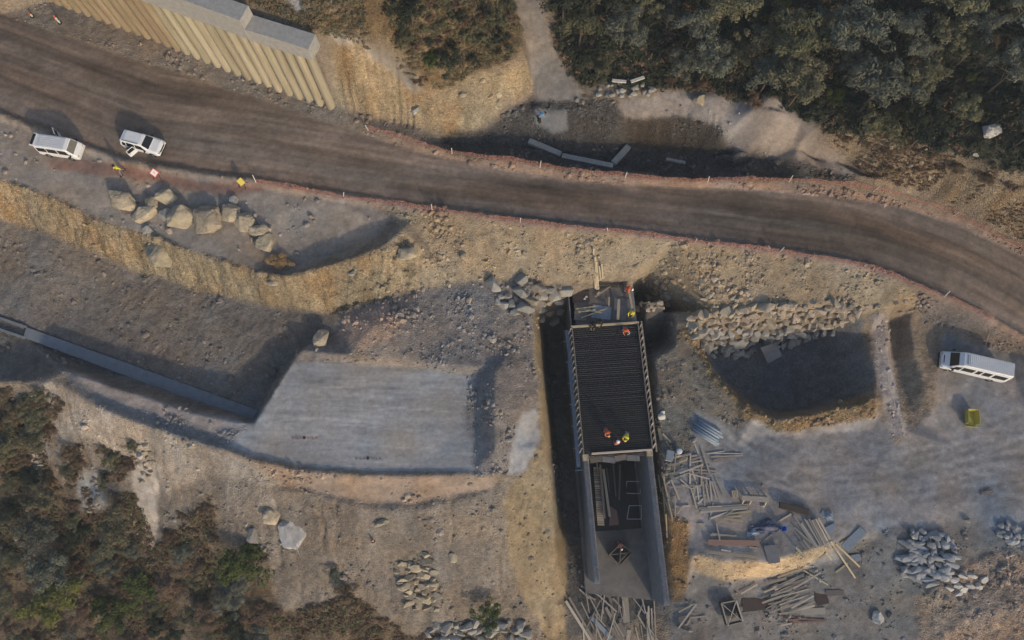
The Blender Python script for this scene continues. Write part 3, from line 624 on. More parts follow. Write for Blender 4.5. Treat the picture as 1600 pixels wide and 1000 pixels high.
# ------------------------------------------------------------------ loose stones lying on the ground (nobody could count them)
ICO_V, ICO_F = None, None
_b = bmesh.new(); bmesh.ops.create_icosphere(_b, subdivisions=1, radius=1); _b.verts.ensure_lookup_table()
ICO_V = np.array([v.co[:] for v in _b.verts]); ICO_F = np.array([[v.index for v in f.verts] for f in _b.faces]); _b.free()
def attr_mat(name, rough=.95):
    m = bpy.data.materials.new(name); m.use_nodes = True; n = m.node_tree.nodes; b = n['Principled BSDF']
    a = n.new('ShaderNodeAttribute'); a.attribute_name = 'soil'; no = n.new('ShaderNodeTexNoise'); no.inputs['Scale'].default_value = 6
    mr = n.new('ShaderNodeMapRange'); mr.inputs['To Min'].default_value = .7; mr.inputs['To Max'].default_value = 1.3
    tc = n.new('ShaderNodeTexCoord'); L_ = m.node_tree.links; L_.new(tc.outputs['Object'], no.inputs['Vector']); L_.new(no.outputs['Fac'], mr.inputs[0])
    mx = n.new('ShaderNodeMix'); mx.data_type = 'RGBA'; mx.blend_type = 'MULTIPLY'; mx.inputs[0].default_value = 1
    L_.new(a.outputs['Color'], mx.inputs[6]); L_.new(mr.outputs[0], mx.inputs[7]); L_.new(mx.outputs[2], b.inputs['Base Color'])
    b.inputs['Roughness'].default_value = rough; b.inputs['Specular IOR Level'].default_value = .2
    return m
M['stones'] = attr_mat('scattered_stone')
dens = {'embank': 1.0, 'eastbank': 2.6, 'slope': .32, 'darkgravel': .30, 'north': .8, 'heap': 1.6, 'wallfoot': .7, 'pinkn': 1.3, 'pink': .6, 'hollow': 1.1, 'bench': 1.0, 'platform': .14, 'scrub': .22, 'lower': .35,
        'yardsoil': .5, 'pitrim': .8, 'trenchside': .15, 'tanse': .5, 'cliff': .35, 'scarp': .5, 'upcut': .15, 'brownbank': 1.0, 'bank': .4, 'trench': .5, 'rim': .5, 'yard': .004, 'hill': .15, 'sand': .08, 'lane': .3, 'padspill': 1.2, 'benchpale': .2, 'crestpale': .25, 'cut': .4}
PROB = np.zeros((NX, NY))
for k in Z:
    PROB[MASK[k]] = dens.get(k, 0)
inview = (PX > -40) & (PX < 1640) & (PY > -40) & (PY < 1040) & (GX > -58) & (GX < 58) & (GY > -15) & (GY < 60)
clus = np.clip(fbm(GX * .45 + 61, GY * .45 + 2, 4) * 1.5 + .75, .05, 3)
PROB *= inview * clus ** 1.1
flat = np.flatnonzero(PROB.ravel() > 0); pp = PROB.ravel()[flat]; pp /= pp.sum()
NST = 21000
pick = rng.choice(flat, NST, p=pp)
sx = XYZ[pick, 0] + rng.uniform(-.1, .1, NST); sy = XYZ[pick, 1] + rng.uniform(-.1, .1, NST)
size = .03 + .20 * rng.random(NST) ** 7 + .045 * rng.random(NST)
size *= np.clip(clus.ravel()[pick], .6, 1.5)
smooth_z = np.array([ground_z(a, b) for a, b in zip(sx, sy)])
sc = size[:, None] * rng.uniform(.6, 1.25, (NST, 3)) * np.array([1, 1, .75])
ang = rng.uniform(0, 6.283, NST); ca, sa = np.cos(ang), np.sin(ang); tl = rng.normal(0, .4, NST)
base_v = ICO_V[None] * (1 + rng.normal(0, .16, (NST, len(ICO_V), 1))) * sc[:, None, :]
x = base_v[..., 0]; y = base_v[..., 1] * np.cos(tl)[:, None] - base_v[..., 2] * np.sin(tl)[:, None]; z = base_v[..., 1] * np.sin(tl)[:, None] + base_v[..., 2] * np.cos(tl)[:, None]
vv = np.stack([x * ca[:, None] - y * sa[:, None] + sx[:, None], x * sa[:, None] + y * ca[:, None] + sy[:, None], z + (smooth_z + sc[:, 2] * .25)[:, None]], -1).reshape(-1, 3)
ff = (ICO_F[None] + (np.arange(NST) * len(ICO_V))[:, None, None]).reshape(-1, 3)
def np_mesh(name, v, f, mat, colr=None, smooth=False):
    me = bpy.data.meshes.new(name); k = f.shape[1]
    me.vertices.add(len(v)); me.vertices.foreach_set('co', v.astype(np.float32).ravel())
    me.loops.add(f.size); me.loops.foreach_set('vertex_index', f.ravel().astype(np.int32))
    me.polygons.add(len(f)); me.polygons.foreach_set('loop_start', np.arange(0, f.size, k, dtype=np.int32)); me.update(calc_edges=True)
    if smooth: me.polygons.foreach_set('use_smooth', np.ones(len(f), bool))
    else: me.polygons.foreach_set('use_smooth', np.zeros(len(f), bool))
    if colr is not None:
        a = me.attributes.new('soil', 'FLOAT_COLOR', 'POINT'); a.data.foreach_set('color', np.concatenate([colr, np.ones((len(colr), 1))], 1).astype(np.float32).ravel())
    me.materials.append(M[mat]); return me
tone = (rng.uniform(.8, 1.45, NST)[:, None] * AC[pick] * .95 + .03 * rng.random(NST)[:, None])
me = np_mesh('loose_stones', vv, ff, 'stones', np.repeat(tone, len(ICO_V), 0))
o = obj('loose_stones', me); tag(o, 'small loose stones scattered over the slopes and banks', 'stones', kind='stuff')

# ------------------------------------------------------------------ rocks
def rock_mesh(seed, sub=2, cuts=9, rough=.05):
    r = random.Random(seed); bm = bmesh.new()
    for _ in range(15 if sub == 2 else 22):          # a broken block: the hull of a few corners, edges knocked off
        d = Vector((r.gauss(0, 1), r.gauss(0, 1), r.gauss(0, .8))).normalized()
        m = max(abs(d.x), abs(d.y), abs(d.z)); bm.verts.new(d * (.45 / m + .55) * r.uniform(.82, 1.05))
    h = bmesh.ops.convex_hull(bm, input=bm.verts[:])
    bmesh.ops.delete(bm, geom=list({g for g in h['geom_interior'] + h['geom_unused'] if isinstance(g, bmesh.types.BMVert)}), context='VERTS')
    bmesh.ops.dissolve_limit(bm, angle_limit=R(9), verts=bm.verts[:], edges=bm.edges[:])
    bmesh.ops.bevel(bm, geom=bm.edges[:], offset=.07 if sub == 2 else .05, segments=1, affect='EDGES', profile=.5)
    if sub == 3:
        bmesh.ops.triangulate(bm, faces=bm.faces[:])
        for _ in range(3):
            bmesh.ops.subdivide_edges(bm, edges=[e for e in bm.edges if e.calc_length() > .16], cuts=1, use_grid_fill=True); bmesh.ops.triangulate(bm, faces=[f for f in bm.faces if len(f.verts) > 3])
        for v in bm.verts:
            q = v.co * 2.1 + Vector((seed, 0, 0)); k = noise.fractal(q, .8, 2.0, 4) * .07 - max(0, .06 - abs(noise.noise(v.co * 1.3 + Vector((0, seed, 0))))) * 1.2
            v.co *= 1 + k
    me = bpy.data.meshes.new('rock'); bm.to_mesh(me); bm.free(); return me
ROCKS = {}
def rocks(mat, sub=2):
    k = (mat, sub)
    if k not in ROCKS:
        ROCKS[k] = []
        for i in range(8):
            me = rock_mesh(100 + i + 31 * len(ROCKS), sub, 8 + i % 4, .05 if sub == 2 else .035); me.materials.append(M[mat]); ROCKS[k].append(me)
    return ROCKS[k]
def rock(name, px, py, wpx, hpx, mat, sub=2, parent=None, sink=.25, zadd=0, flatz=None):
    g = G(px, py); d = (CAM_H - g.z) / FPX; a = wpx * d / 2 * 1.16; b = hpx * d / 2 * 1.16
    o = obj(name, random.choice(rocks(mat, sub)))
    c = flatz if flatz else .72 * (a + b) / 2
    o.scale = (a, b, c); o.location = (g.x, g.y, g.z + c * (.75 - sink) + zadd)
    o.rotation_euler = (random.uniform(-.3, .3), random.uniform(-.3, .3), random.uniform(-.5, .5))
    if parent: o.parent = parent
    return o
BL = [(240, 165, 235, 170, 'tan boulder, westernmost of the row beside the dirt road'), (470, 190, 125, 125, 'squat tan boulder leaning against the flat one behind it in the boulder row'),
      (590, 135, 170, 110, 'flat grey-topped boulder standing nearest the road in the row'), (415, 280, 210, 115, 'long low boulder in front of the western gap of the boulder row'),
      (600, 285, 110, 100, 'small dark boulder wedged beside the cracked one in the row'), (720, 310, 225, 175, 'cracked pointed boulder left of the biggest boulder in the row'),
      (945, 335, 215, 225, 'biggest boulder in the middle of the row beside the road'), (1130, 275, 150, 145, 'angular boulder right of the biggest boulder in the row'),
      (1150, 165, 75, 80, 'small dark boulder behind the row, nearest the yellow sign'), (1250, 350, 165, 150, 'rounded boulder with a scratched face in the eastern half of the row'),
      (1370, 420, 160, 105, 'elongated boulder lying second from the eastern end of the row'), (1405, 525, 140, 150, 'hollow grey boulder at the eastern end of the row, nearest the straw bush'),
      (437, 410, 80, 65, 'small blue-grey boulder alone on the cliff side of the row')]
for X, Y, a, b, lb in BL:
    o = rock('boulder', 150 + X / 5.333, 284 + Y / 5.333, a / 5.333 * 1.08, b / 5.333 * 1.12, 'rocktan' if 'dark' not in lb and 'blue' not in lb else 'rockgrey', 3, sink=.28)
    tag(o, lb, 'boulder', 'boulders lined up beside the road')
for px, py, a, b, mt, lb in [(459, 835, 36, 46, 'rockpale', 'big pale boulder on the southern slope below the pad'), (425, 808, 24, 24, 'rocktan', 'tan boulder just uphill of the big pale one on the southern slope'),
        (397, 837, 16, 24, 'rockgrey', 'grey boulder at the edge of the green shrub on the southern slope'), (503, 531, 21, 30, 'rocktan', 'upright boulder at the corner of the dark gravel hollow'),
        (637, 398, 30, 22, 'rocktan', 'tan slab of rock on the nose of the boulder platform'), (723, 399, 12, 16, 'rocktan', 'single stone high on the embankment under the road'),
        (1546, 208, 28, 26, 'rockpale', 'white boulder among the trees at the right edge'), (1523, 243, 11, 8, 'rockpale', 'small white stone below the white boulder among the trees'),
        (1091, 159, 20, 20, 'rocktan', 'tan boulder on the pale sand at the edge of the wood'), (597, 817, 22, 9, 'rocktan', 'flat tan slab on the southern slope below the ditch'),
        (708, 871, 14, 14, 'rocktan', 'round stone alone on the southern slope near the rubble patch'), (650, 172, 12, 14, 'rockgrey', 'grey rock at the foot of the furrowed cut'),
        (648, 176, 10, 14, 'rockpale', 'white-faced rock at the foot of the furrowed cut'), (723, 149, 14, 12, 'rocktan', 'rock sticking out of the yellow cut below the bushes'),
        (550, 427, 12, 10, 'rockgrey', 'pale rock on the lower edge of the boulder platform'), (427, 443, 16, 13, 'rocktan', 'tan rock on the cliff below the straw bush'), (255, 400, 40, 44, 'rocktan', 'large tan outcrop in the middle of the cliff'),
        (1370, 965, 16, 18, 'rockpale', 'pale stone at the bottom right, below the timber stack'), (220, 712, 12, 10, 'rockpale', 'pale stone halfway down the slope by the brown scrub'), (1510, 812, 10, 8, 'rockgrey', 'grey stone at the edge of the yard above the block heap'),
        (55, 617, 10, 9, 'rockpale', 'pale stone under the tip of the bench at the left')]:
    o = tag(rock('boulder', px, py, a, b, mt, 3 if a > 15 else 2, flatz=.65 if a > 34 and mt == 'rockpale' else None), lb, 'boulder')
    if lb.startswith('big pale'): o.data = rocks('rockpale', 3)[6]; o.rotation_euler = (0, 0, .4)
for X, Y, a, b in [(445, 285, 140, 130), (715, 240, 110, 100), (850, 310, 160, 90), (925, 385, 95, 90), (1140, 350, 130, 100), (1040, 390, 100, 100), (710, 365, 140, 100), (755, 520, 160, 100), (545, 485, 90, 60), (625, 470, 70, 80), (800, 440, 150, 60),
                   (900, 470, 100, 90), (1085, 300, 50, 50), (920, 530, 80, 60), (985, 330, 90, 60), (990, 450, 90, 70), (1080, 450, 90, 60), (860, 400, 80, 60), (655, 560, 90, 60), (590, 400, 60, 50), (520, 400, 60, 50), (480, 450, 50, 50), (1000, 560, 90, 70), (1100, 540, 90, 80), (900, 620, 80, 70), (1030, 640, 90, 80)]:
    o = rock('quarry_stone', 700 + X / 6.25, 400 + Y / 6.25, a / 6.25 * 1.3, b / 6.25 * 1.3, 'rockgrey' if random.random() < .6 else 'rockwarm'); tag(o, 'angular stone tipped at the head of the trench beside the culvert', 'stone', 'stones tipped at the trench head')
tag(rock('boulder', 733, 470, 8, 11, 'rocktan'), 'small yellow stone on the grey ground west of the tipped stones', 'boulder')
def scatter(poly, sp, seed, jit=.35):
    r = random.Random(seed); xs = [p[0] for p in poly]; ys = [p[1] for p in poly]; out = []
    y = min(ys); k = 0
    while y < max(ys):
        x = min(xs) + (sp / 2 if k % 2 else 0)
        while x < max(xs):
            qx, qy = x + r.uniform(-jit, jit) * sp, y + r.uniform(-jit, jit) * sp
            if bool(inpoly(poly, np.array([qx]), np.array([qy]))[0]): out.append((qx, qy))
            x += sp
        y += sp * .8; k += 1
    return out
wall = thing('stone_facing', 'rough stone facing on the north side of the deep pit', 'stone wall', G(1200, 500))
bpy.context.view_layer.update()
def reparent(o, p): o.parent = p; o.matrix_parent_inverse = p.matrix_world.inverted()
for q in scatter([(1062, 505), (1100, 486), (1180, 480), (1260, 476), (1335, 476), (1345, 490), (1300, 522), (1225, 545), (1120, 562), (1100, 552)], 10.5, 3):
    o = rock('stone', q[0], q[1], random.choice((8, 11, 13, 16, 24)) * random.uniform(.85, 1.15), random.uniform(9, 18), 'rockwarm' if q[1] < 515 else 'rockgrey', sink=.1, zadd=random.uniform(0, .35)); reparent(o, wall)
for q in scatter([(1420, 828), (1450, 824), (1482, 840), (1490, 870), (1480, 905), (1450, 915), (1425, 905), (1398, 895), (1412, 860)], 10, 5):
    o = rock('stone_block', q[0], q[1], random.choice((8, 11, 15, 19, 24)), random.uniform(7, 14), 'rockblue', sink=.1, zadd=random.uniform(0, .35), flatz=random.uniform(.12, .3)); tag(o, 'blue-grey quarried block in the heap at the edge of the yard', 'stone block', 'blocks heaped at the edge of the yard')
for q in scatter([(1545, 825), (1575, 815), (1620, 835), (1620, 865), (1580, 850)], 10, 6) + scatter([(1470, 905), (1500, 890), (1540, 905), (1520, 930), (1480, 925)], 15, 8):
    o = rock('stone_block', q[0], q[1], random.uniform(8, 17), random.uniform(7, 12), 'rockblue' if q[0] > 1540 else 'rockpale', sink=.2); tag(o, 'stone lying loose on the tan ridge east of the block heap', 'stone', 'loose stones on the tan ridge')
for q in scatter([(640, 868), (668, 866), (678, 890), (690, 925), (682, 955), (640, 950), (622, 920), (618, 890)], 11.5, 9):
    o = rock('rubble_stone', q[0], q[1], random.uniform(8, 20), random.uniform(6, 11), 'rocktan', sink=.2); tag(o, 'tan stone in the rubble patch low on the southern slope', 'stone', 'rubble patch on the southern slope')
for q in scatter([(665, 975), (700, 965), (760, 975), (810, 965), (830, 1000), (670, 1005)], 14, 11):
    o = rock('rubble_stone', q[0], q[1], random.uniform(8, 22), random.uniform(7, 14), 'rockgrey', sink=.2); tag(o, 'grey stone in the dark rubble along the bottom edge', 'stone', 'dark rubble at the bottom edge')
for q in scatter([(1090, 440), (1110, 430), (1170, 450), (1180, 475), (1100, 475), (1060, 465)], 15, 12) + scatter([(1010, 460), (1040, 455), (1050, 480), (1015, 492), (990, 485)], 10, 14) + scatter([(1240, 470), (1420, 470), (1450, 490), (1300, 482)], 17, 21):
    o = rock('fallen_stone', q[0], q[1], random.uniform(7, 15), random.uniform(6, 11), 'rockwarm', sink=.25); tag(o, 'stone fallen on the embankment above the stone facing', 'stone', 'fallen stones above the stone facing')
for q in scatter([(930, 148), (945, 130), (1000, 125), (1022, 140), (1010, 152), (960, 158)], 11, 15):
    o = rock('rubble_stone', q[0], q[1], random.uniform(7, 16), random.uniform(6, 11), 'rockgrey', sink=.1); tag(o, 'stone in the rubbish heap at the edge of the wood', 'stone', 'rubbish heap at the edge of the wood')
for q in scatter([(130, 770), (150, 748), (165, 790), (140, 800)], 9, 17) + scatter([(215, 690), (240, 700), (240, 735), (222, 760)], 10, 18) + scatter([(50, 690), (62, 670), (70, 740), (45, 745)], 9, 19):
    o = rock('slope_stone', q[0], q[1], random.uniform(6, 12), random.uniform(5, 9), 'rockwarm', sink=.3); tag(o, 'pale stone in the scree runs between the brown scrub', 'stone', 'pale scree stones among the scrub')

# ------------------------------------------------------------------ pile wall
FOOT = [(-140, -78, 10.3), (80, -2, 9.3), (250, 62, 8.9), (363, 108, 8.5), (445, 140, 8.1), (522, 166, 7.9)]
FW = [Vector(W(*p)) for p in FOOT]
HT = [6.2, 7.0, 7.6, 7.9, 7.9, 7.9]
pw = thing('pile_wall', 'retaining wall of round concrete piles under a stepped cap beam', 'retaining wall', FW[-1])
bpy.context.view_layer.update()
seg = [(FW[i + 1] - FW[i]).length for i in range(len(FW) - 1)]; tot = sum(seg)
def along_wall(s):
    for i, l in enumerate(seg):
        if s <= l or i == len(seg) - 1: t = s / l; return FW[i].lerp(FW[i + 1], t), HT[i] + (HT[i + 1] - HT[i]) * t
        s -= l
pm = MB()
N = 14
rad = .44
for k in range(7):
    z = k / 6
pv = [(rad * (1 + .03 * math.sin(3 * k + i)) * math.cos(2 * math.pi * i / N), rad * (1 + .03 * math.cos(5 * k + 2 * i)) * math.sin(2 * math.pi * i / N), k / 6) for k in range(7) for i in range(N)]
pm.add(pv, [(k * N + i, k * N + (i + 1) % N, (k + 1) * N + (i + 1) % N, (k + 1) * N + i) for k in range(6) for i in range(N)])
pme = pm.mesh('pile'); pme.polygons.foreach_set('use_smooth', [True] * len(pme.polygons)); pme.materials.append(M['pile'])
pme2 = pme.copy(); pme2.materials.clear(); pme2.materials.append(M['pilesoil'])
s = tot - .3; k = 0
while s > 5:
    p, h = along_wall(s)
    o = obj('pile', pme if p.x > -31 else pme2); o.scale = (1, 1, h + 1.2); o.location = p + Vector((0, 0, -1.0)); o.rotation_euler = (0, 0, k * 1.7)
    reparent(o, pw); s -= 1.03; k += 1
def cap(s0, s1, z0, z1, wd=1.5):
    a, _ = along_wall(s0); b, _ = along_wall(s1); d = (b - a).normalized(); d.z = 0; d.normalize(); n = Vector((-d.y, d.x, 0))
    o = MB(); q = []
    for zz in (z0, z1):
        for e, f in ((a, -.55), (b, -.55), (b, wd - .55), (a, wd - .55)): q.append(Vector((e.x + n.x * f, e.y + n.y * f, zz)))
    o.add(q, [(3, 2, 1, 0), (4, 5, 6, 7), (0, 1, 5, 4), (1, 2, 6, 5), (2, 3, 7, 6), (3, 0, 4, 7)])
    c = o.build('cap_beam', 'conc', None, bevel=.03); reparent(c, pw)
ztop = 15.7
cap(tot - 5.2, tot + .35, ztop, ztop + 1.5)
cap(tot - 15.8, tot - 5.2, ztop + .2, ztop + 2.6)
cap(tot - 30, tot - 15.803, ztop + .2, ztop + 2.6)

# ------------------------------------------------------------------ drain channel
dc = thing('drain_channel', 'straight concrete drain with flush cover slabs across the dark gravel', 'drain', G(200, 575))
bpy.context.view_layer.update()
dN = [(-90, 466, 2.45), (41, 511, 2.15), (403, 641, 1.75)]; dS = [(-90, 484, 2.45), (36, 527, 2.15), (393, 661, 1.75)]
a0, a1, a2 = [Vector(W(*p)) for p in dN]; b0, b1, b2 = [Vector(W(*p)) for p in dS]
for k in range(5):
    t0, t1 = k / 5 + .0002, (k + 1) / 5 - .0002
    q = [a1.lerp(a2, t0), b1.lerp(b2, t0), b1.lerp(b2, t1), a1.lerp(a2, t1)]
    o = MB().prism([p - Vector((0, 0, .5)) for p in q], .5 + random.uniform(-.002, .002)).build('cover_slab', 'concblue', None, bevel=.015); reparent(o, dc)
for p, q in ((a0, a1), (b0, b1)):
    o = MB().bar(p - Vector((0, 0, .3)), q - Vector((0, 0, .3)), .22, .7).build('channel_wall', 'concblue', None, bevel=.01); reparent(o, dc)
o = MB().bar((a0 + b0) / 2 - Vector((0, 0, .45)), (a1 + b1) / 2 - Vector((0, 0, .45)), .9, .1).build('channel_floor', 'concdark', None); reparent(o, dc)

# ------------------------------------------------------------------ culvert under construction
A = Vector(W(893, 512, 1.6)); D = Vector(W(911, 709, 1.6)); ey = (D - A); DL = ey.length; ey.normalize(); ex = Vector((-ey.y, ey.x, 0))
RZ = math.atan2(ex.y, ex.x)
def loc(px, py, z):
    p = Vector(W(px, py, z)) - A; return p.dot(ex), p.dot(ey)
CW = 6.25
def cf(name, label, cat): return thing(name, label, cat, (A.x, A.y, 0), RZ)
cul = cf('box_culvert', 'concrete box culvert under construction, open at its southern end', 'culvert')
ZT, ZF, ZB = 1.15, -4.4, -5.4
wl = loc(930, 912, ZT)[1]; wr = loc(1042, 946, ZT)[1]
fl = loc(942, 925, ZF)[1]; fr = loc(1025, 940, ZF)[1]
o = MB().add([(-.3, 5, ZB), (CW + .3, 5, ZB), (CW + .3, -fr, ZB), (-.3, -fl, ZB), (-.3, 5, ZF), (CW + .3, 5, ZF), (CW + .3, -fr, ZF), (-.3, -fl, ZF)], [(0, 1, 2, 3), (4, 7, 6, 5), (0, 4, 5, 1), (1, 5, 6, 2), (2, 6, 7, 3), (3, 7, 4, 0)]).build('floor_slab', 'concflr' if 'concflr' in M else 'conc', cul)
def wallpart(u0, u1, w0, w1, z1):
    MB().add([(u0, -w0, ZF + .003), (u1, -w0, ZF + .003), (u1, -w1, ZF + .003), (u0, -w1, ZF + .003), (u0, -w0, z1), (u1, -w0, z1), (u1, -w1, z1), (u0, -w1, z1)],
             [(0, 1, 2, 3), (4, 7, 6, 5), (0, 4, 5, 1), (1, 5, 6, 2), (2, 6, 7, 3), (3, 7, 4, 0)]).build('side_wall', 'concblue', cul, bevel=.02)
wallpart(0, .5, -4.6, wl, ZT); wallpart(CW - .5, CW, -4.6, wr, ZT)
sb = MB()
for u0, w1 in ((.1, wl), (CW - .4, wr)):
    for du in (0, .3):
        t = DL + .3
        while t < w1 - .1:
            h = random.uniform(.35, .75); sb.tube((u0 + du, -t, ZT - .05), (u0 + du + random.uniform(-.05, .05), -t + random.uniform(-.05, .05), ZT + h), .03, 4); t += random.uniform(.17, .24)
o = sb.build('starter_bars', 'stub', cul); o['kind'] = 'stuff'; o['label'] = 'row of upright reinforcement bars along the wall tops'
kick = MB()
for u0, w1 in ((.0, wl), (CW - .1, wr)):
    pass
# timber formwork carrying the deck
fw = cf('deck_formwork', 'timber formwork tray of the culvert deck with light edge boards and struts', 'formwork')
MB().box((CW / 2, -DL / 2, ZT + .12), (CW - .3, DL, .2)).build('soffit_panel', 'formdark', fw)
for u in (.05, CW - .05):
    MB().box((u, -DL / 2, ZT + .36), (.09, DL, .62)).build('edge_board', 'ply', fw)
MB().box((CW / 2, .06, ZT + .42), (CW + .1, .16, .5)).build('end_board', 'woodnew', fw)
MB().box((CW / 2 + .3, -DL - .05, ZT + .42), (CW - .9, .14, .5)).build('end_board', 'wood', fw)
MB().box((CW / 2, -DL - .35, ZT - .35), (CW - 1.1, .3, .5)).build('header_board', 'ply', fw)
n = 19
for side in (0, 1):
    for k in range(n):
        w_ = (k + .5) / n * DL
        u = -.16 if side == 0 else CW + .17
        MB().bar((u - .14 + side * .02, -w_ - .22, ZT + .22), (u + .13, -w_ + .2, ZT + .64), .11, .09).build('strut', 'wood', fw)
MB().box((CW + .36, -DL / 2, ZT + .25), (.14, DL + .5, .14)).build('ledger', 'wood', fw)
p0 = loc(886, 516, .6); p1 = loc(903, 680, .6); p2 = loc(899, 676, .5); p3 = loc(914, 729, .5)
for (q0, q1, z) in ((loc(886, 516, .6), loc(897, 600, .6), .62), (loc(891, 562, .6), loc(901, 680, .6), .52), (loc(901, 680, .5), loc(905, 730, .5), .48)):
    MB().bar((q0[0] - .05, -q0[1], z), (q1[0] - .05, -q1[1], z), .34, .14).build('walkway_beam', 'steelblue', fw)
for k in range(7):
    MB().bar((-.05, -1 - k * 2.0, .45), (-.75, -1 - k * 2.0, .38), .09, .09).build('bracket', 'steelblue', fw)
for u, v in ((.2, DL + .35), (CW - .3, DL + .3)):
    MB().box((u, -v, ZT + .1), (.5, .55, .75)).build('corner_block', 'woodnew', fw)
rm = cf('reinforcement_mat', 'dense dark mat of steel reinforcement bars tied across the culvert deck', 'reinforcement')
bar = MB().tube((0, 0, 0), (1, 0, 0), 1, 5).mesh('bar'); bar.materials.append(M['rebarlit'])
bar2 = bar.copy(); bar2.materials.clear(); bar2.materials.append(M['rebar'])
nb = 60
for k in range(nb):
    w_ = .22 + (DL - .4) * k / (nb - 1)
    o = obj('cross_bar', bar, None, rm); o.location = (.12 + random.uniform(-.02, .02), -w_, ZT + .52 + random.uniform(-.03, .03)); o.scale = (CW - .25, random.uniform(.018, .032), .028); o.rotation_euler = (0, 0, random.uniform(-.006, .006))
    o = obj('lower_bar', bar2, None, rm); o.location = (.12, -w_ - .1, ZT + .28); o.scale = (CW - .25, .02, .02)
for k in range(22):
    o = obj('long_bar', bar2, None, rm); o.location = (.25 + (CW - .5) * k / 21, -.12, ZT + .47); o.rotation_euler = (0, 0, -math.pi / 2); o.scale = (DL - .2, .018, .018)
# northern work platform
npf = cf('work_platform', 'cluttered timber work platform at the northern end of the culvert', 'platform')
MB().box((CW / 2 - .2, 2.4, ZT - .1), (CW - .6, 4.2, .2)).build('deck_panel', 'ply', npf)
for k, (u, v, a, b, m) in enumerate([(4.9, 1.6, 1.5, 2.2, 'concdark'), (4.8, 3.6, 1.4, 1.5, 'ply'), (3.0, 1.4, 1.8, 1.3, 'panelblue'), (2.9, 3.4, 1.9, 1.2, 'ply'), (1.0, 1.2, 1.2, .9, 'ply'), (1.2, 3.1, 1.6, 1.1, 'plydark')]):
    MB().box((u, v, ZT + .05 + k * .012), (a, b, .05), Matrix.Rotation(random.uniform(-.3, .3), 3, 'Z')).build('plywood_sheet', m, npf)
cg = cf('rebar_cage', 'dark bundle of bent bars at the head of the work platform', 'reinforcement')
q = loc(958, 437, 2.4); bb = MB()
for k in range(26):
    u = q[0] - 1.2 + k * .1; bb.path([(u, -q[1] - .4, ZT + .1), (u - .1, -q[1] - .2, ZT + .9), (u + .1, -q[1] + .35, ZT + .95), (u + .1, -q[1] + .5, ZT + .2)], .03, 4)
bb.build('stirrups', 'rebar', cg); bb = MB()
for k in range(6): bb.tube((q[0] - 1.4, -q[1] - .35 + k * .15, ZT + .5 + .08 * k), (q[0] + 1.5, -q[1] - .3 + k * .15, ZT + .55 + .08 * k), .03, 5)
bb.build('main_bars', 'rebar', cg)
# concrete block in the pit, beams in the hollow
def slab(name, pts, z, th, mat, label, cat, zs=None):
    P = [Vector(W(x, y, z if zs is None else zs[i])) for i, (x, y) in enumerate(pts)]; c = sum(P, Vector()) / len(P)
    a = sum((P[i].x * P[(i + 1) % len(P)].y - P[(i + 1) % len(P)].x * P[i].y) for i in range(len(P)))
    if a < 0: P = P[::-1]
    b = MB().prism([p - c - Vector((0, 0, th)) for p in P], th); o = b.build(name, mat, None, bevel=.02); o.location = c
    return tag(o, label, cat)
slab('concrete_slab', [(1188, 543), (1213, 535), (1222, 556), (1200, 568)], -1.6, 1.0, 'concdark', 'dark square concrete slab jutting over the deep pit', 'concrete slab')
def beam(name, p, q, wd, ht, mat, label, cat, lift=0, group=None):
    a = G(*p); b = G(*q); a.z += ht / 2 + lift; b.z += ht / 2 + lift; c = (a + b) / 2
    o = MB().bar(a - c, b - c, wd, ht).build(name, mat, None, bevel=.02); o.location = c
    return tag(o, label, cat, group)
beam('concrete_beam', (826, 223), (876, 244), .55, .5, 'conc', 'long concrete beam lying west in the shaded hollow', 'concrete beam')
beam('concrete_beam', (878, 246), (957, 262), .5, .45, 'conc', 'thin concrete beam at the foot of the northern road berm', 'concrete beam')
beam('concrete_beam', (957, 258), (981, 232), .55, .5, 'conc', 'short pale concrete beam standing across the end of the thin one', 'concrete beam')
beam('concrete_beam', (1040, 250), (1070, 256), .3, .3, 'conc', 'small broken beam end in the middle of the shaded hollow', 'concrete beam')
beam('timber_plank', (925, 234), (966, 232), .22, .08, 'woodred', 'reddish plank lying in the shaded hollow', 'plank')
beam('timber_plank', (955, 131), (977, 133), .3, .12, 'sack', 'white board on the left of the rubbish heap', 'plank', .5)
beam('timber_plank', (984, 133), (1005, 126), .3, .12, 'sack', 'white board on the right of the rubbish heap', 'plank', .5)

# ------------------------------------------------------------------ timber
UB = MB().box((0, 0, 0), (1, 1, 1)).mesh('plank')
def ubox(mat):
    k = 'ub_' + mat
    if k not in ROCKS:
        m_ = UB.copy(); m_.materials.append(M[mat]); ROCKS[k] = m_
    return ROCKS[k]
_stack = 0
def plank(p, q, label, group, mat='wood', wd=.13, ht=.06, z=None, lift=0, name='timber_plank', cat='plank', z2=None):
    global _stack
    _stack += 1
    a = G(*p) if z is None else Vector(W(p[0], p[1], z)); b = G(*q) if z is None else Vector(W(q[0], q[1], z if z2 is None else z2))
    up = ht / 2 + lift + (_stack % 9) * .022
    if z is None:                       # a board bridges the hollows under it
        c = G((p[0] + q[0]) / 2, (p[1] + q[1]) / 2); e = max(0, c.z - (a.z + b.z) / 2); up += min(e, .5)
    a = a + Vector((0, 0, up)); b = b + Vector((0, 0, up))
    d = (b - a); l = d.length; d.normalize(); s_ = Vector((0, 0, 1)).cross(d).normalized(); u = d.cross(s_)
    o = obj(name, ubox(mat)); o.matrix_world = Matrix.Translation((a + b) / 2) @ Matrix((d, s_, u)).transposed().to_4x4() @ Matrix.Rotation(random.uniform(-.15, .15), 4, 'X') @ Matrix.Diagonal((l, wd * random.uniform(.8, 1.25), ht, 1))
    return tag(o, label, cat, group)
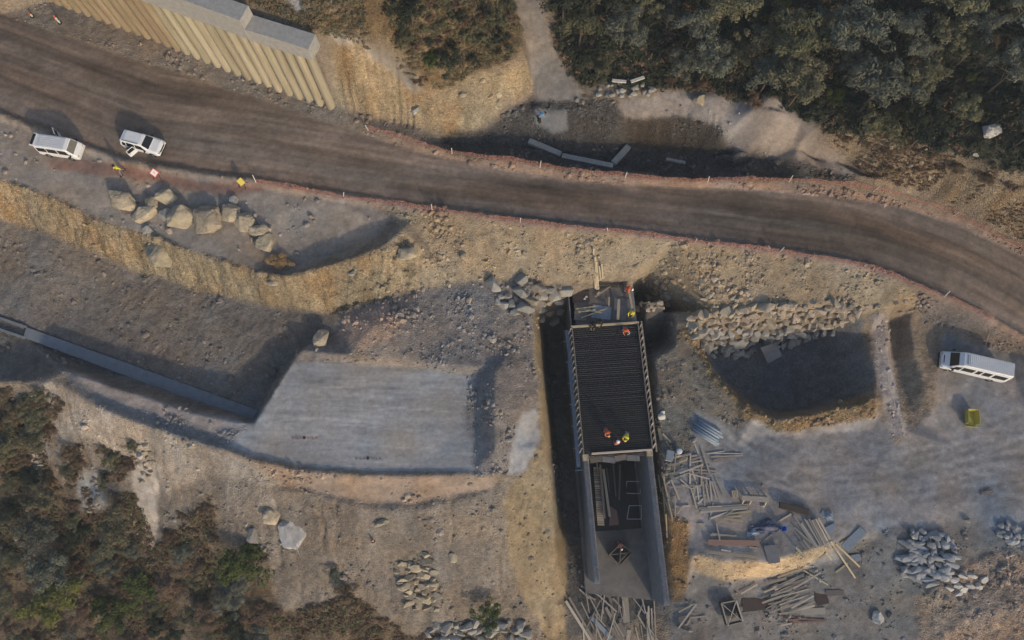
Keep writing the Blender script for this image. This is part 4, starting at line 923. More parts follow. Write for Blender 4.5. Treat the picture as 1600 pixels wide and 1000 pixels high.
def lot(rows, f, label, group, **k):
    for r_ in rows:
        kk = dict(k)
        if len(r_) > 4: kk.update(r_[4])
        plank(f(r_[0], r_[1]), f(r_[2], r_[3]), kk.pop('label', label), group, **kk)
fA = lambda x, y: (1020 + x / 5, 640 + y / 5)
lot([(30, 415, 290, 345), (60, 460, 260, 395), (100, 505, 195, 490), (145, 380, 290, 348), (300, 365, 345, 358), (300, 390, 375, 370), (300, 415, 380, 400), (205, 500, 390, 430), (330, 465, 445, 433), (175, 535, 310, 485), (300, 495, 490, 498),
     (293, 340, 288, 580), (376, 400, 376, 600), (125, 608, 370, 593)], fA, 'pale plank in the loose tangle of boards nearest the culvert deck', 'tangled boards east of the culvert deck')
lot([(140, 548, 205, 705), (170, 665, 172, 835), (188, 815, 238, 748), (320, 600, 320, 750), (338, 565, 360, 715), (350, 735, 400, 690), (388, 560, 403, 750), (410, 580, 435, 710), (443, 555, 457, 715), (455, 560, 495, 700), (470, 560, 522, 712), (490, 535, 557, 690), (330, 680, 430, 665)],
    fA, 'plank lying north to south in the timber yard', 'boards laid north to south in the yard')
lot([(430, 340, 700, 345), (420, 345, 560, 325), (455, 370, 700, 358), (460, 410, 640, 370, {'mat': 'woodred'})], fA, 'thin batten in the bundle between the pipes and the tangled boards', 'thin battens below the pipes', wd=.09)
lot([(75, 600, 95, 860), (70, 490, 150, 860), (40, 510, 60, 640), (100, 815, 110, 1000), (0, 220, 90, 385), (60, 610, 150, 880), (85, 500, 100, 640)], fA, 'long pole leaning along the outer edge of the eastern culvert wall', 'poles along the eastern culvert wall', mat='woodnew', wd=.12)
lot([(75, 190, 140, 255), (40, 140, 60, 235), (45, 150, 65, 240, {'wd': .3}), (0, 135, 60, 132), (20, 75, 30, 110), (40, 70, 55, 95)], fA, 'short offcut of board beside the white sack', 'offcuts beside the white sack', mat='woodnew')
lot([(470, 730, 445, 870), (360, 775, 745, 745, {'wd': .2}), (370, 800, 740, 770, {'wd': .2}), (375, 785, 740, 760, {'wd': .2}), (450, 850, 590, 800), (560, 820, 765, 795, {'mat': 'woodnew'}), (480, 893, 620, 790, {'mat': 'woodnew'}), (545, 845, 690, 830, {'mat': 'woodnew'}), (550, 850, 700, 873, {'mat': 'woodnew'}), (450, 840, 740, 780)],
    fA, 'board in the crisscrossed bundle below the timber bench', 'crisscrossed boards below the bench')
lot([(350, 893, 405, 893, {'mat': 'woodnew'}), (490, 890, 520, 1000), (445, 978, 650, 985)], fA, 'single board lying apart on the blue-grey ground above the earth bank', 'single boards above the earth bank')
fC = lambda x, y: (1060 + x / 4.547, 780 + y / 4.547)
lot([(815, 115, 970, 340), (820, 200, 940, 310), (890, 140, 1000, 320), (920, 140, 1020, 330), (940, 150, 1040, 340), (955, 145, 1060, 345), (965, 140, 1080, 360), (975, 135, 1105, 370), (870, 170, 985, 345), (905, 150, 1010, 340), (1040, 380, 1085, 430), (820, 340, 890, 410), (860, 300, 900, 350), (880, 290, 930, 350)],
    fC, 'long board in the sloping bundle fanned out below the dark panel', 'boards fanned out below the dark panel', wd=.15)
lot([(1080, 300, 1255, 560), (1115, 315, 1285, 480), (1115, 520, 1200, 455), (885, 505, 1060, 608), (1040, 390, 1000, 420)], fC, 'stray pole between the fanned boards and the grey-blue panel', 'stray poles at the end of the earth bank', mat='woodnew')
lot([(215, 375, 565, 412, {'mat': 'woodnew', 'wd': .24, 'label': 'long pale beam along the foot of the yard just above the earth bank'}), (205, 305, 570, 312, {'mat': 'woodred', 'wd': .4, 'label': 'long reddish beam lying above the pale beam'}), (230, 245, 400, 262), (265, 170, 290, 290), (595, 305, 665, 250), (700, 165, 800, 105), (500, 340, 560, 350), (300, 360, 370, 372)],
    fC, 'odd board lying about the blue tarpaulin', 'odd boards around the blue tarpaulin')
lot([(615, 655, 890, 530), (680, 645, 885, 540), (700, 555, 880, 490, {'mat': 'woodnew'}), (640, 575, 765, 570), (620, 600, 760, 560), (690, 690, 900, 600), (690, 715, 910, 625), (740, 680, 860, 600), (690, 740, 930, 650), (720, 730, 920, 665), (700, 760, 940, 690), (720, 770, 945, 700), (720, 780, 950, 710), (720, 795, 960, 725), (730, 800, 960, 745), (770, 805, 965, 755), (760, 810, 900, 790), (710, 815, 790, 800),
     (640, 640, 700, 600), (600, 660, 690, 625), (670, 670, 880, 575), (700, 700, 905, 612), (710, 750, 935, 675), (690, 680, 890, 590)], fC, 'board in the stack of parallel timber below the earth bank', 'parallel timber stack below the earth bank', wd=.16, ht=.09)
lot([(715, 830, 850, 840), (780, 875, 1045, 865), (880, 850, 1040, 860), (860, 800, 1040, 790, {'wd': .55, 'mat': 'wood'}), (760, 850, 860, 870), (780, 860, 900, 845)], fC, 'reddish board at the southern foot of the timber stack', 'reddish boards at the foot of the stack', mat='woodred')
lot([(440, 670, 555, 605), (720, 895, 800, 880)], fC, 'lone thin board beside the timber stack', 'lone boards beside the stack')
lot([(0, 915, 120, 740), (50, 895, 85, 840), (10, 915, 60, 940), (90, 840, 200, 830), (0, 800, 110, 740)], fC, 'thin board on the dark ground west of the braced frame', 'thin boards west of the braced frame')
fF = lambda x, y: (800 + x / 4, 750 + y / 4)
lot([(335, 755, 490, 1000, {'wd': .22}), (355, 730, 510, 1000, {'wd': .22}), (460, 935, 550, 750), (555, 880, 580, 690), (600, 670, 640, 900, {'wd': .25}), (700, 680, 715, 890, {'wd': .5}), (510, 830, 585, 915), (490, 850, 620, 990, {'wd': .35, 'mat': 'panelblue'}), (430, 760, 520, 950), (785, 845, 860, 970), (785, 850, 820, 765), (850, 785, 855, 1000), (885, 755, 895, 1000),
     (805, 905, 820, 1000), (730, 935, 725, 1000, {'wd': .3}), (770, 920, 790, 1000), (670, 790, 690, 870), (645, 905, 690, 985, {'wd': 1.0, 'mat': 'ply'}), (430, 660, 540, 720), (490, 640, 560, 720), (440, 700, 520, 750), (420, 680, 480, 740), (520, 900, 560, 1000), (440, 880, 450, 1000), (870, 800, 880, 1000), (560, 700, 640, 760)],
    fF, 'weathered board in the tangle heaped at the southern mouth of the culvert', 'boards heaped at the culvert mouth')
lot([(1035, 930, 1150, 775), (1090, 905, 1110, 870), (1040, 930, 1090, 945)], fF, 'thin pole on the dark ground east of the culvert mouth', 'thin poles east of the culvert mouth')
rx_ = random.Random(11)
for _ in range(22):
    x_, y_ = rx_.uniform(60, 480), rx_.uniform(350, 760); a_ = rx_.choice((0, .2, 1.4, 1.2, -.3)) + rx_.gauss(0, .25); l_ = rx_.uniform(40, 110)
    plank(fA(x_ - l_ * math.cos(a_), y_ - l_ * math.sin(a_)), fA(x_ + l_ * math.cos(a_), y_ + l_ * math.sin(a_)), 'pale plank in the loose tangle of boards nearest the culvert deck', 'tangled boards east of the culvert deck', wd=rx_.uniform(.08, .16))
for _ in range(16):
    x_, y_ = rx_.uniform(660, 900), rx_.uniform(560, 790); a_ = -.35 + rx_.gauss(0, .12); l_ = rx_.uniform(50, 120)
    plank(fC(x_ - l_ * math.cos(a_), y_ - l_ * math.sin(a_)), fC(x_ + l_ * math.cos(a_), y_ + l_ * math.sin(a_)), 'board in the stack of parallel timber below the earth bank', 'parallel timber stack below the earth bank', wd=rx_.uniform(.08, .18), lift=rx_.uniform(.1, .3))
for _ in range(16):
    x_, y_ = rx_.uniform(430, 900), rx_.uniform(720, 980); a_ = 1.4 + rx_.gauss(0, .35); l_ = rx_.uniform(40, 110)
    plank(fF(x_ - l_ * math.cos(a_), y_ - l_ * math.sin(a_)), fF(x_ + l_ * math.cos(a_), y_ + l_ * math.sin(a_)), 'weathered board in the tangle heaped at the southern mouth of the culvert', 'boards heaped at the culvert mouth', wd=rx_.uniform(.08, .16), lift=rx_.uniform(0, .3))
fN = lambda x, y: (860 + x / 7.143, 420 + y / 7.143)
lot([(280, 455, 500, 425), (310, 490, 500, 465), (340, 548, 630, 445), (400, 460, 570, 493), (500, 315, 680, 190), (655, 320, 650, 420), (520, 290, 545, 262), (300, 470, 450, 455)], fN, 'pale batten strewn over the northern work platform', 'battens on the work platform', mat='woodnew', z=1.35, wd=.12)
plank(fN(762, 350), fN(750, 575), 'thick pale post lying down the middle of the work platform', None, mat='woodnew', wd=.3, ht=.15, z=1.4)
plank(fN(868, 240), fN(906, 440), 'pale post along the eastern edge of the work platform', None, mat='woodnew', wd=.22, ht=.12, z=1.4)
plank(fN(1000, 405), fN(1090, 390), 'single pale board on the stones east of the work platform', None, mat='woodnew', wd=.25)
for x0, y0, x1, y1 in ((926, 392, 929, 454), (931, 412, 934, 455), (935, 418, 938, 440), (928.5, 405, 931, 456), (939, 415, 941, 438)):
    plank((x0, y0), (x1, y1), 'upright pole leaning on the embankment above the work platform', 'poles leaning on the embankment', mat='woodnew', wd=.12, ht=.1, name='timber_pole', cat='pole', lift=.1)
# inside the culvert
fI = lambda x, y: (880 + x / 3.571, 680 + y / 3.571)
for r_ in [(205, 165, 230, 465, .22), (222, 190, 258, 455, .2), (185, 140, 192, 225, .14)]:
    plank(fI(r_[0], r_[1]), fI(r_[2], r_[3]), 'long board laid on the western side of the culvert floor', 'boards on the culvert floor', z=-3.6, wd=r_[4], ht=.12)
st = thing('timber_walkway', 'slatted timber walkway along the western culvert wall', 'walkway', W(*fI(190, 340), -4.3))
bpy.context.view_layer.update()
for k in range(26):
    y = 185 + k * 12.5; o = plank(fI(168 + k * .9, y), fI(206 + k * .9, y + 1), None, None, z=-3.9, wd=.16, ht=.05, name='slat', cat=None); reparent(o, st)
def frame_on_floor(c, label):
    P = [Vector(W(*fI(*q), -4.15)) for q in c]; ct = sum(P, Vector()) / len(P)
    t = thing('steel_frame', label, 'frame', ct)
    for a, b in zip(P, P[1:] + P[:1]): MB().bar(a - ct, b - ct, .07, .07).build('frame_bar', 'palesteel', t)
frame_on_floor([(355, 258), (432, 258), (430, 326), (347, 324)], 'pale steel frame lying on the culvert floor nearer the deck')
frame_on_floor([(368, 394), (436, 392), (436, 468), (356, 468)], 'pale steel frame lying on the culvert floor nearer the crouching worker')
o = slab('rusty_sheet', [fI(262, 395), fI(300, 420), fI(312, 500), fI(255, 505)], -4.2, .12, 'woodred', 'dark rusty sheet lying on the culvert floor', 'sheet')
MB().box((CW / 2, -DL - 3.6, ZF + .04), (CW - 1.6, 6.4, .06)).build('floor_sheet', 'formdark', fw)
for k in range(7):
    u = 1.0 + k * .72; MB().tube((u, -DL + .1, ZF + .05), (u + random.uniform(-.1, .1), -DL - .25, ZT - .1), .05, 7).build('shoring_prop', 'wood', fw)
for k, (u, a) in enumerate(((1.2, .1), (2.3, -.2), (3.4, .15), (4.5, -.1))):
    MB().box((u, -DL - .55 - .1 * (k % 2), ZT - .1 + .04 * k), (1.15, .5, .05), Matrix.Rotation(a, 3, 'Z')).build('scaffold_board', 'concdark' if k % 2 else 'ply', fw)
for k in range(9):
    plank(fI(240 + 13 * k, 180 + random.uniform(-25, 40)), fI(246 + 13 * k + random.uniform(-14, 14), 330 + random.uniform(-40, 60)), 'dark wet board on the black sheeting just south of the deck', 'dark boards on the culvert floor', mat='plydark' if k % 3 else 'ply', z=-4.2, wd=.16)
def crate(c4, z, h, label, mat):
    P = [Vector(W(x, y, z)) for x, y in c4]; ct = sum(P, Vector()) / 4; t = thing('formwork_box', label, 'formwork box', ct - Vector((0, 0, h)))
    Q = [p - ct + Vector((0, 0, h)) for p in P]; B = [q - Vector((0, 0, h)) for q in Q]
    for k in range(4):
        a, b = Q[k], Q[(k + 1) % 4]; MB().bar(a, b, .11, .11).build('top_rail', mat, t)
        a2, b2 = B[k] + Vector((0, 0, .02)), B[(k + 1) % 4] + Vector((0, 0, .02))
        n_ = (b - a).cross(Vector((0, 0, 1))).normalized() * .03
        MB().prism([a2, b2, b - Vector((0, 0, .06)), a - Vector((0, 0, .06))], .03).build('side_panel', 'plydark', t)
    MB().bar(Q[0], Q[2], .08, .05).build('brace', mat, t); MB().bar(Q[1] + Vector((0, 0, .055)), Q[3] + Vector((0, 0, .055)), .08, .05).build('brace', mat, t)
    return t
crate([fC(305, 740), fC(410, 720), fC(460, 872), (fC(350, 900))], -1.7, 1.0, 'open cross-braced box of pale rails on the ground below the earth bank', 'wood')
crate([fI(258, 668), fI(322, 605), fI(385, 655), fI(315, 730)], -3.2, 1.15, 'dark cross-braced box standing on the culvert floor', 'ply')
slab('plywood_sheet', [fC(450, 705), fC(650, 690), fC(660, 780), fC(462, 805)], G(*fC(555, 745)).z + .12, .05, 'plydark', 'dark plywood sheet between the braced frame and the timber stack', 'plywood sheet')
slab('plywood_sheet', [fC(960, 650), fC(1040, 640), fC(1075, 740), fC(985, 760)], G(*fC(1020, 700)).z + .1, .05, 'plydark', 'flat dark brown sheet just east of the timber stack', 'plywood sheet')  # thin sheet standing in for dark brown ground
slab('plywood_sheet', [fC(1045, 645), fC(1178, 642), fC(1182, 682), fC(1060, 690)], G(*fC(1110, 665)).z + .12, .05, 'ply', 'grey plywood strip at the eastern end of the timber stack', 'plywood sheet')
zz = G(*fC(1245, 285)).z
slab('shuttering_sheet', [fC(1155, 325), fC(1290, 195), fC(1345, 238), fC(1212, 372)], zz + .35, .12, 'panelblue', 'grey-blue formwork panel lying beside the fanned boards', 'panel')
slab('shuttering_sheet', [fC(1215, 400), fC(1290, 385), fC(1300, 430), fC(1255, 450)], G(*fC(1255, 415)).z + .2, .08, 'panelblue', 'small grey-blue panel south of the larger one', 'panel')
slab('shuttering_sheet', [fC(1030, 205), fC(1115, 165), fC(1120, 215), fC(1060, 255)], G(*fC(1080, 210)).z + .15, .08, 'panelblue', 'small grey panel right of the fanned boards', 'panel')
slab('shuttering_sheet', [fC(725, 18), fC(930, 70), fC(925, 118), fC(722, 62)], G(*fC(825, 65)).z + .5, .35, 'plydark', 'thick dark brown panel at the top of the fanned boards', 'panel')
slab('shuttering_sheet', [fC(605, 330), fC(705, 320), fC(725, 450), fC(640, 460)], G(*fC(670, 390)).z + .12, .05, 'concdark', 'dark rectangular panel lying against the earth bank', 'panel')
# bench
g = G(1177, 780); t = thing('timber_bench', 'low timber bench with short legs in the yard', 'bench', g, R(-4))
MB().box((0, 0, .62), (2.4, .42, .07)).build('bench_top', 'wood', t); MB().box((0, .33, .45), (2.4, .12, .06)).build('rail', 'wood', t)
for x_ in (-1.0, -.35, 1.0):
    for y_ in (-.35, .35): MB().bar((x_, y_ * 1.3, 0), (x_, y_ * .4, .6), .1, .1).build('leg', 'woodnew', t)
g = G(1146.5, 772); t = thing('slatted_crate', 'small pale slatted crate beside the timber bench', 'crate', g, R(5))
for k in range(4): MB().box((-.21 + k * .14, 0, .42), (.1, .6, .04)).build('slat', 'woodnew', t)
for y_ in (-.29, .29): MB().box((0, y_, .2), (.55, .03, .38)).build('side', 'wood', t)
for x_ in (-.26, .26): MB().box((x_, 0, .2), (.03, .54, .38)).build('end', 'wood', t)
# pipes
t = thing('pipe_bundle', 'bundle of pale blue pipes lying on the yard east of the deck', 'pipes', G(1105, 675), R(-33)); k = 0
for row in range(2):
    for j in range(6 - row):
        y_ = (j - (5 - row) / 2) * .25; x_ = random.uniform(-.25, .25)
        MB().tube((-1.25 + x_, y_, .13 + row * .2), (1.25 + x_, y_ + random.uniform(-.08, .08), .13 + row * .2), .11, 10).build('pipe', 'pipe', t, True)
# box, drum, sack, bucket, tarpaulin
g = G(1044, 713); t = thing('grey_box', 'pale grey upright box beside the round drum', 'box', g, R(-12)); MB().box((0, 0, .4), (.62, .9, .8)).build('body', 'conc', t, bevel=.04); MB().box((0, 0, .83), (.66, .94, .06)).build('lid', 'panelblue', t, bevel=.02)
g = G(1059, 706); t = thing('drum', 'round pale blue drum beside the grey box', 'drum', g); MB().lathe([(.27, 0), (.29, .04), (.27, .3), (.29, .34), (.27, .6), (.29, .66), (.25, .7)], 18).build('body', 'pipe', t, True); MB().lathe([(.255, .69), (.24, .73), (.1, .735)], 18).build('lid', 'roofwhite', t, True)
g = G(1033, 652); o = obj('cement_sack', rocks('sack', 2)[2]); o.location = g + Vector((0, 0, .2)); o.scale = (.4, .32, .25); tag(o, 'crumpled white sack on the soil beside the deck', 'sack')
g = G(1035, 645); o = obj('cement_sack', rocks('sack', 2)[4]); o.location = g + Vector((0, 0, .14)); o.scale = (.26, .2, .16); tag(o, 'smaller dirty sack just behind the white one', 'sack')
g = G(*fC(735, 208)); t = thing('bucket', 'bright blue bucket next to the blue tarpaulin', 'bucket', g); MB().lathe([(.19, 0), (.26, .5), (.28, .5), (.28, .53), (.245, .53), (.18, .05)], 16).build('body', 'bluepl', t, True); MB().path([(-.27, 0, .5), (-.2, .1, .7), (0, .14, .78), (.2, .1, .7), (.27, 0, .5)], .012, 5).build('handle', 'black', t)
def cloth(name, px, py, sx_, sy_, rz, mat, label, cat, hh=.35):
    n_ = 18; g = G(px, py); vs = []; rr = random.Random(int(px))
    for i in range(n_):
        for j in range(n_):
            u, v = i / (n_ - 1) - .5, j / (n_ - 1) - .5; e = 1 + .25 * math.sin(7 * u + 3 * v)
            zz_ = hh * max(0, 1 - (2.2 * u) ** 2 * .8 - (2.2 * v) ** 2) * (.6 + .5 * math.sin(9 * u + 5 * v + 1) * math.cos(8 * v)) + .05 + .04 * rr.random(); vs.append((u * sx_ * e, v * sy_ * (1 + .3 * math.sin(6 * u)), zz_))
    me = bpy.data.meshes.new(name); me.from_pydata(vs, [], [(i * n_ + j, (i + 1) * n_ + j, (i + 1) * n_ + j + 1, i * n_ + j + 1) for i in range(n_ - 1) for j in range(n_ - 1)])
    o = obj(name, me, mat); o.location = g; o.rotation_euler = (0, 0, rz); s_ = o.modifiers.new('th', 'SOLIDIFY'); s_.thickness = .02
    return tag(o, label, cat)
cloth('tarpaulin', 1192, 824, 2.6, 1.1, R(14), 'tarp', 'crumpled blue tarpaulin on the ground in the timber yard', 'tarpaulin')
cloth('tarpaulin', 1292, 806, 1.2, .8, R(-20), 'panelblue', 'pale blue plastic sheet at the top of the fanned boards', 'plastic sheet', .2)
cloth('tarpaulin', 1175, 833, 1.0, .5, R(20), 'pipe', 'pale end of plastic sheet west of the blue tarpaulin', 'plastic sheet', .15)
cloth('tarpaulin', 980, 128, .6, .5, 0, 'tarp', 'scrap of blue plastic on the rubbish heap by the wood', 'plastic sheet', .5)
# ladder-like track of bars on the yard soil
t = thing('rope_ladder', 'thin ladder of bars lying on the soil east of the deck', 'ladder', G(1055, 612)); bpy.context.view_layer.update()
a, b = G(1025, 598), G(1086, 626)
for k in range(2): 
    o_ = Vector((0, .12 * (k * 2 - 1), .05)); o = MB().bar(a + o_, b + o_, .04, .04).build('stile', 'ply', None); reparent(o, t)
for k in range(18):
    p = a.lerp(b, (k + .5) / 18) + Vector((0, 0, .07)); o = MB().bar(p - Vector((.05, .16, 0)), p + Vector((.05, .16, 0)), .07, .04).build('rung', 'plydark', None); reparent(o, t)

# ------------------------------------------------------------------ signs, cones, posts, safety net
def sign(px, py, mat, label, s_=.62, inner=None, rz=0, tilt=40):
    g = G(px, py); t = thing('road_sign', label, 'sign', g, rz)
    rot = Matrix.Rotation(R(-(90 - tilt)), 3, 'X') @ Matrix.Identity(3)
    pl = Matrix.Rotation(R(45), 3, 'Z')
    rx = Matrix.Rotation(R(tilt), 3, 'X')
    MB().box((0, 0, 0), (s_, s_, .02), rx @ pl).build('panel', mat, t).location = (0, 0, .75)
    if inner:
        c = rx @ Vector((0, 0, .014)); MB().box(c, (s_ * .8, s_ * .8, .006), rx @ pl).build('face', inner, t).location = (0, 0, .75)
        for q in ((-.05, .08), (.05, .04), (0, -.08)):
            c = rx @ Vector((q[0], q[1], .020)); MB().box(c, (.09, .05, .006), rx).build('symbol', mat, t).location = (0, 0, .75)
    for x_ in (-.25, .25): MB().bar((x_, .05, .75), (x_ * 1.4, .35, 0), .03, .03).build('leg', 'black', t); MB().bar((x_, .0, .6), (x_ * 1.2, -.35, 0), .03, .03).build('leg', 'black', t)
sign(247, 276, 'pinksign', 'red and white diamond roadworks sign beside the parked car', .62, 'signwhite', R(4))
sign(381, 290, 'yellowsign', 'plain yellow diamond sign beyond the boulder row', .58, None, R(-12), 48)
def cone(px, py, label, h=.9):
    g = G(px, py); t = thing('traffic_post', label, 'traffic post', g)
    MB().lathe([(.2, 0), (.2, .06), (.11, .07)], 14).build('base', 'rubber', t); MB().lathe([(.10, .05), (.085, h * .45)], 14).build('lower_band', 'sack', t, True)
    MB().lathe([(.10, h * .45), (.09, h * .75)], 14).build('white_band', 'sack', t, True); MB().lathe([(.09, h * .75), (.05, h)], 14).build('top_band', 'hivis_o', t, True)
cone(94, 36, 'white and orange traffic post at the foot of the pile wall', 1.1); cone(51, 26, 'small traffic post near the top left corner', .5)
cone(583, 845, 'white and orange marker post standing on the southern slope', .7)
posts = [(525, 301), (681, 231), (870, 266), (851, 351), (1000, 282), (1219, 290), (1300, 290), (1160, 383), (1020, 364), (700, 326), (1400, 308), (1500, 470), (1330, 410), (782, 252), (1100, 287)]
pmesh = MB().lathe([(.05, -.2), (.05, 1.15), (.03, 1.2)], 8).mesh('post'); pmesh.materials.append(M['sack'])
def net(name, pts, dy, x0, x1, label, h=.75):
    P = [G(p[0], p[1] + dy) for p in pts if x0 <= p[0] <= x1]; Q = [P[0]]
    for a, b in zip(P[:-1], P[1:]):
        n_ = max(1, int((b - a).length / .35)); Q += [a.lerp(b, (i + 1) / n_) for i in range(n_)]
    t = thing(name, label, 'safety fence', Q[0]); c = Q[0]; vs = []; rr = random.Random(len(Q))
    for i, p in enumerate(Q):
        z0 = ground_z(p.x, p.y); sag = .18 * abs(math.sin(i * .35)) + .1 * rr.random(); ln = .25 * math.sin(i * .21) + .08 * rr.gauss(0, 1)
        for f in (0, .35, .7, 1): vs.append((p.x - c.x + ln * f * .3, p.y - c.y + .15 * f + ln * f * .4, z0 - c.z + .03 + (h - sag) * f))
    me = bpy.data.meshes.new('net'); me.from_pydata(vs, [], [(i * 4 + j, i * 4 + 4 + j, i * 4 + 5 + j, i * 4 + 1 + j) for i in range(len(Q) - 1) for j in range(3)]); obj('net', me, 'netting', t)
    for i in range(0, len(Q), 22):
        o = obj('post', pmesh, None, t); o.location = (Q[i].x - c.x, Q[i].y - c.y, ground_z(Q[i].x, Q[i].y) - c.z); o.scale = (.8, .8, .85); o.rotation_euler = (rr.gauss(0, .1), rr.gauss(0, .1), 0)
net('safety_net', ROAD_S, 8, 400, 1560, 'orange safety netting along the southern edge of the dirt road', .55)
NB = [(575, 203), (650, 225), (700, 239), (800, 254), (900, 268), (1000, 280), (1100, 284), (1250, 284), (1330, 292), (1400, 305), (1480, 331), (1540, 361), (1600, 391)]
net('safety_net', NB, 0, 500, 1700, 'orange safety netting along the northern berm of the dirt road', .7)

# ------------------------------------------------------------------ red survey marks on the pad and the yard
def strokes(cx, cy, z, hpx, mat, label):
    t = thing('paint_mark', label, 'paint mark', W(cx, cy, z)); g0 = Vector(W(cx, cy, z))
    glyph = {'V': [((0, 1), (.5, 0)), ((.5, 0), (1, 1))], 'I': [((.5, 0), (.5, 1))], 'L': [((0, 1), (0, 0)), ((0, 0), (.8, 0))], 'A': [((0, 0), (.5, 1)), ((.5, 1), (1, 0)), ((.25, .45), (.75, .45))]}
    def one(ch, x0):
        m_ = MB()
        for (a, b) in glyph[ch]:
            A_ = Vector(W(cx + x0 + a[0] * 3.4, cy + hpx / 2 - a[1] * hpx, z)); B_ = Vector(W(cx + x0 + b[0] * 3.4, cy + hpx / 2 - b[1] * hpx, z))
            for P_ in (A_, B_): P_.z = ground_z(P_.x, P_.y) + .03
            m_.bar(A_ - g0, B_ - g0, .045, .008)
        m_.build('letter', mat, t)
    for k, ch in enumerate('VILA'): one(ch, -20 + k * 4.3); one(ch, 4.5 + k * 4.3)
    c = Vector((0, 0, ground_z(g0.x, g0.y) + .03 - g0.z)); MB().lathe([(.14, 0), (.14, .01)], 12, c).build('dot', 'plydark', t)
strokes(475.5, 684, G(475.5, 684).z, 4.2, 'redpaint', 'red painted survey letters around a dark dot on the pad, near its western end')
strokes(575, 716, G(575, 716).z, 3.6, 'redpaintfaint', 'faded red survey letters around a dark dot on the pad, near its rim')
cloth('rag_scraps', 1541, 768, 1.1, .35, R(14), 'redpaintfaint', 'patch of reddish rags on the grey yard at the right edge', 'rags', .06)

# ------------------------------------------------------------------ vehicles
class Car:
    def __init__(s, st): s.st = sorted(st)
    def at(s, x):
        st = s.st
        if x <= st[0][0]: return st[0][1:]
        for a, b in zip(st[:-1], st[1:]):
            if x <= b[0]: t = (x - a[0]) / (b[0] - a[0]); return tuple(p + (q - p) * t for p, q in zip(a[1:], b[1:]))
        return st[-1][1:]
    def body(s, t, mat='white'):
        ring = lambda v: [(-v[3], v[0]), (-v[4], v[0] + (v[1] - v[0]) * .35), (-v[4], v[1]), (-v[5], v[2] - .07), (-v[5] + .1, v[2]), (v[5] - .1, v[2]), (v[5], v[2] - .07), (v[4], v[1]), (v[4], v[0] + (v[1] - v[0]) * .35), (v[3], v[0])]
        m = MB(); vs = []
        for q in s.st: vs += [(q[0], a, b) for a, b in ring(q[1:])]
        k = 10; n_ = len(s.st)
        fs = [(i * k + j, i * k + (j + 1) % k, (i + 1) * k + (j + 1) % k, (i + 1) * k + j) for i in range(n_ - 1) for j in range(k)] + [tuple(range(k))[::-1], tuple(range((n_ - 1) * k, n_ * k))]
        m.add(vs, [f[::-1] for f in fs]); me_o = m.build('body', mat, t, True, bevel=.055); me_o.modifiers['bevel'].segments = 3
        me_o.data.polygons.foreach_set('use_smooth', [False] * len(me_o.data.polygons)); return me_o
    def side(s, x, f, sd, o=.012):
        v = s.at(x); return Vector((x, sd * (v[4] + (v[5] - v[4]) * f + o), v[1] + (v[2] - .07 - v[1]) * f))
    def window(s, t, x0, x1, sd, f0=.08, f1=.9, sl0=0, sl1=0, mat='glass', name='side_window'):
        q = [s.side(x0, f0, sd), s.side(x1, f0, sd), s.side(x1 + sl1, f1, sd), s.side(x0 + sl0, f1, sd)]
        if sd < 0: MB().prism(q, .008).build(name, mat, t)
        else: MB().prism(q[::-1], .008).build(name, mat, t)
    def top(s, t, x0, x1, k0, k1, mat, name):
        a, b = s.at(x0), s.at(x1)
        q = [Vector((x0, -(a[5] - .06) * k0, a[2] + .012)), Vector((x1, -(b[5] - .06) * k1, b[2] + .012)), Vector((x1, (b[5] - .06) * k1, b[2] + .012)), Vector((x0, (a[5] - .06) * k0, a[2] + .012))]
        MB().prism(q, .008).build(name, mat, t)
    def wheels(s, t, xs, r, hw):
        for x in xs:
            for sd in (-1, 1):
                w_ = MB().lathe([(r * .6, -.11), (r * .95, -.1), (r, -.06), (r, .06), (r * .95, .1), (r * .6, .11)], 18).build('wheel', 'rubber', t, True); w_.location = (x, sd * (hw - .1), r); w_.rotation_euler = (R(90), 0, 0)
                MB().lathe([(r * .58, -.115), (r * .5, -.09), (r * .15, -.11)], 14).build('rim', 'rim', w_, True); MB().lathe([(r * .15, .11), (r * .5, .09), (r * .58, .115)], 14).build('rim', 'rim', w_, True)
                # dark arch above the tyre
                MB().lathe([(r * 1.16, -.004), (r * 1.16, .004)], 18).build('wheel_arch', 'black', t).matrix_local = Matrix.Translation((x, sd * (s.at(x)[4] + .003), r * 1.02)) @ Matrix.Rotation(R(90), 4, 'X')
def door(t, x, sd, hw, L_, zb, zm, zt, ang, win=True, name='open_door'):
    d = thing(name, None, None, (x, sd * hw, 0), 0); d.parent = t; 
    d.rotation_euler = (0, 0, ang)
    for k in ('label', 'category'):
        if k in d: del d[k]
    MB().box((-L_ / 2, 0, (zb + zm) / 2), (L_, .06, zm - zb)).build('door_panel', 'white', d, bevel=.02)
    return d
def door_mesh(t, x, y, L_, zb, zm, zt, ang, mat='white', slant=.2):
    """an open door hinged at x,y: pressed panel below, framed pane above"""
    m = MB(); c, s_ = math.cos(ang), math.sin(ang)
    m.box((-L_ / 2, 0, (zb + zm) / 2), (L_, .06, zm - zb))
    m.bar((-.03, 0, zm - .02), (-.03 - slant, 0, zt), .05, .06); m.bar((-L_ + .03, 0, zm - .02), (-L_ + .06, 0, zt), .05, .06); m.bar((-.03 - slant, 0, zt), (-L_ + .06, 0, zt), .05, .06)
    o = m.build('open_door', mat, t); o.location = (x, y, 0); o.rotation_euler = (0, 0, ang)
    MB().prism([(-.06, .004, zm), (-L_ + .06, .004, zm), (-L_ + .08, .004, zt - .03), (-.06 - slant, .004, zt - .03)], .008).build('door_glass', 'glass', o)
    MB().box((-L_ * .8, -.04, zm - .12), (.16, .03, .04)).build('handle', 'black', o)
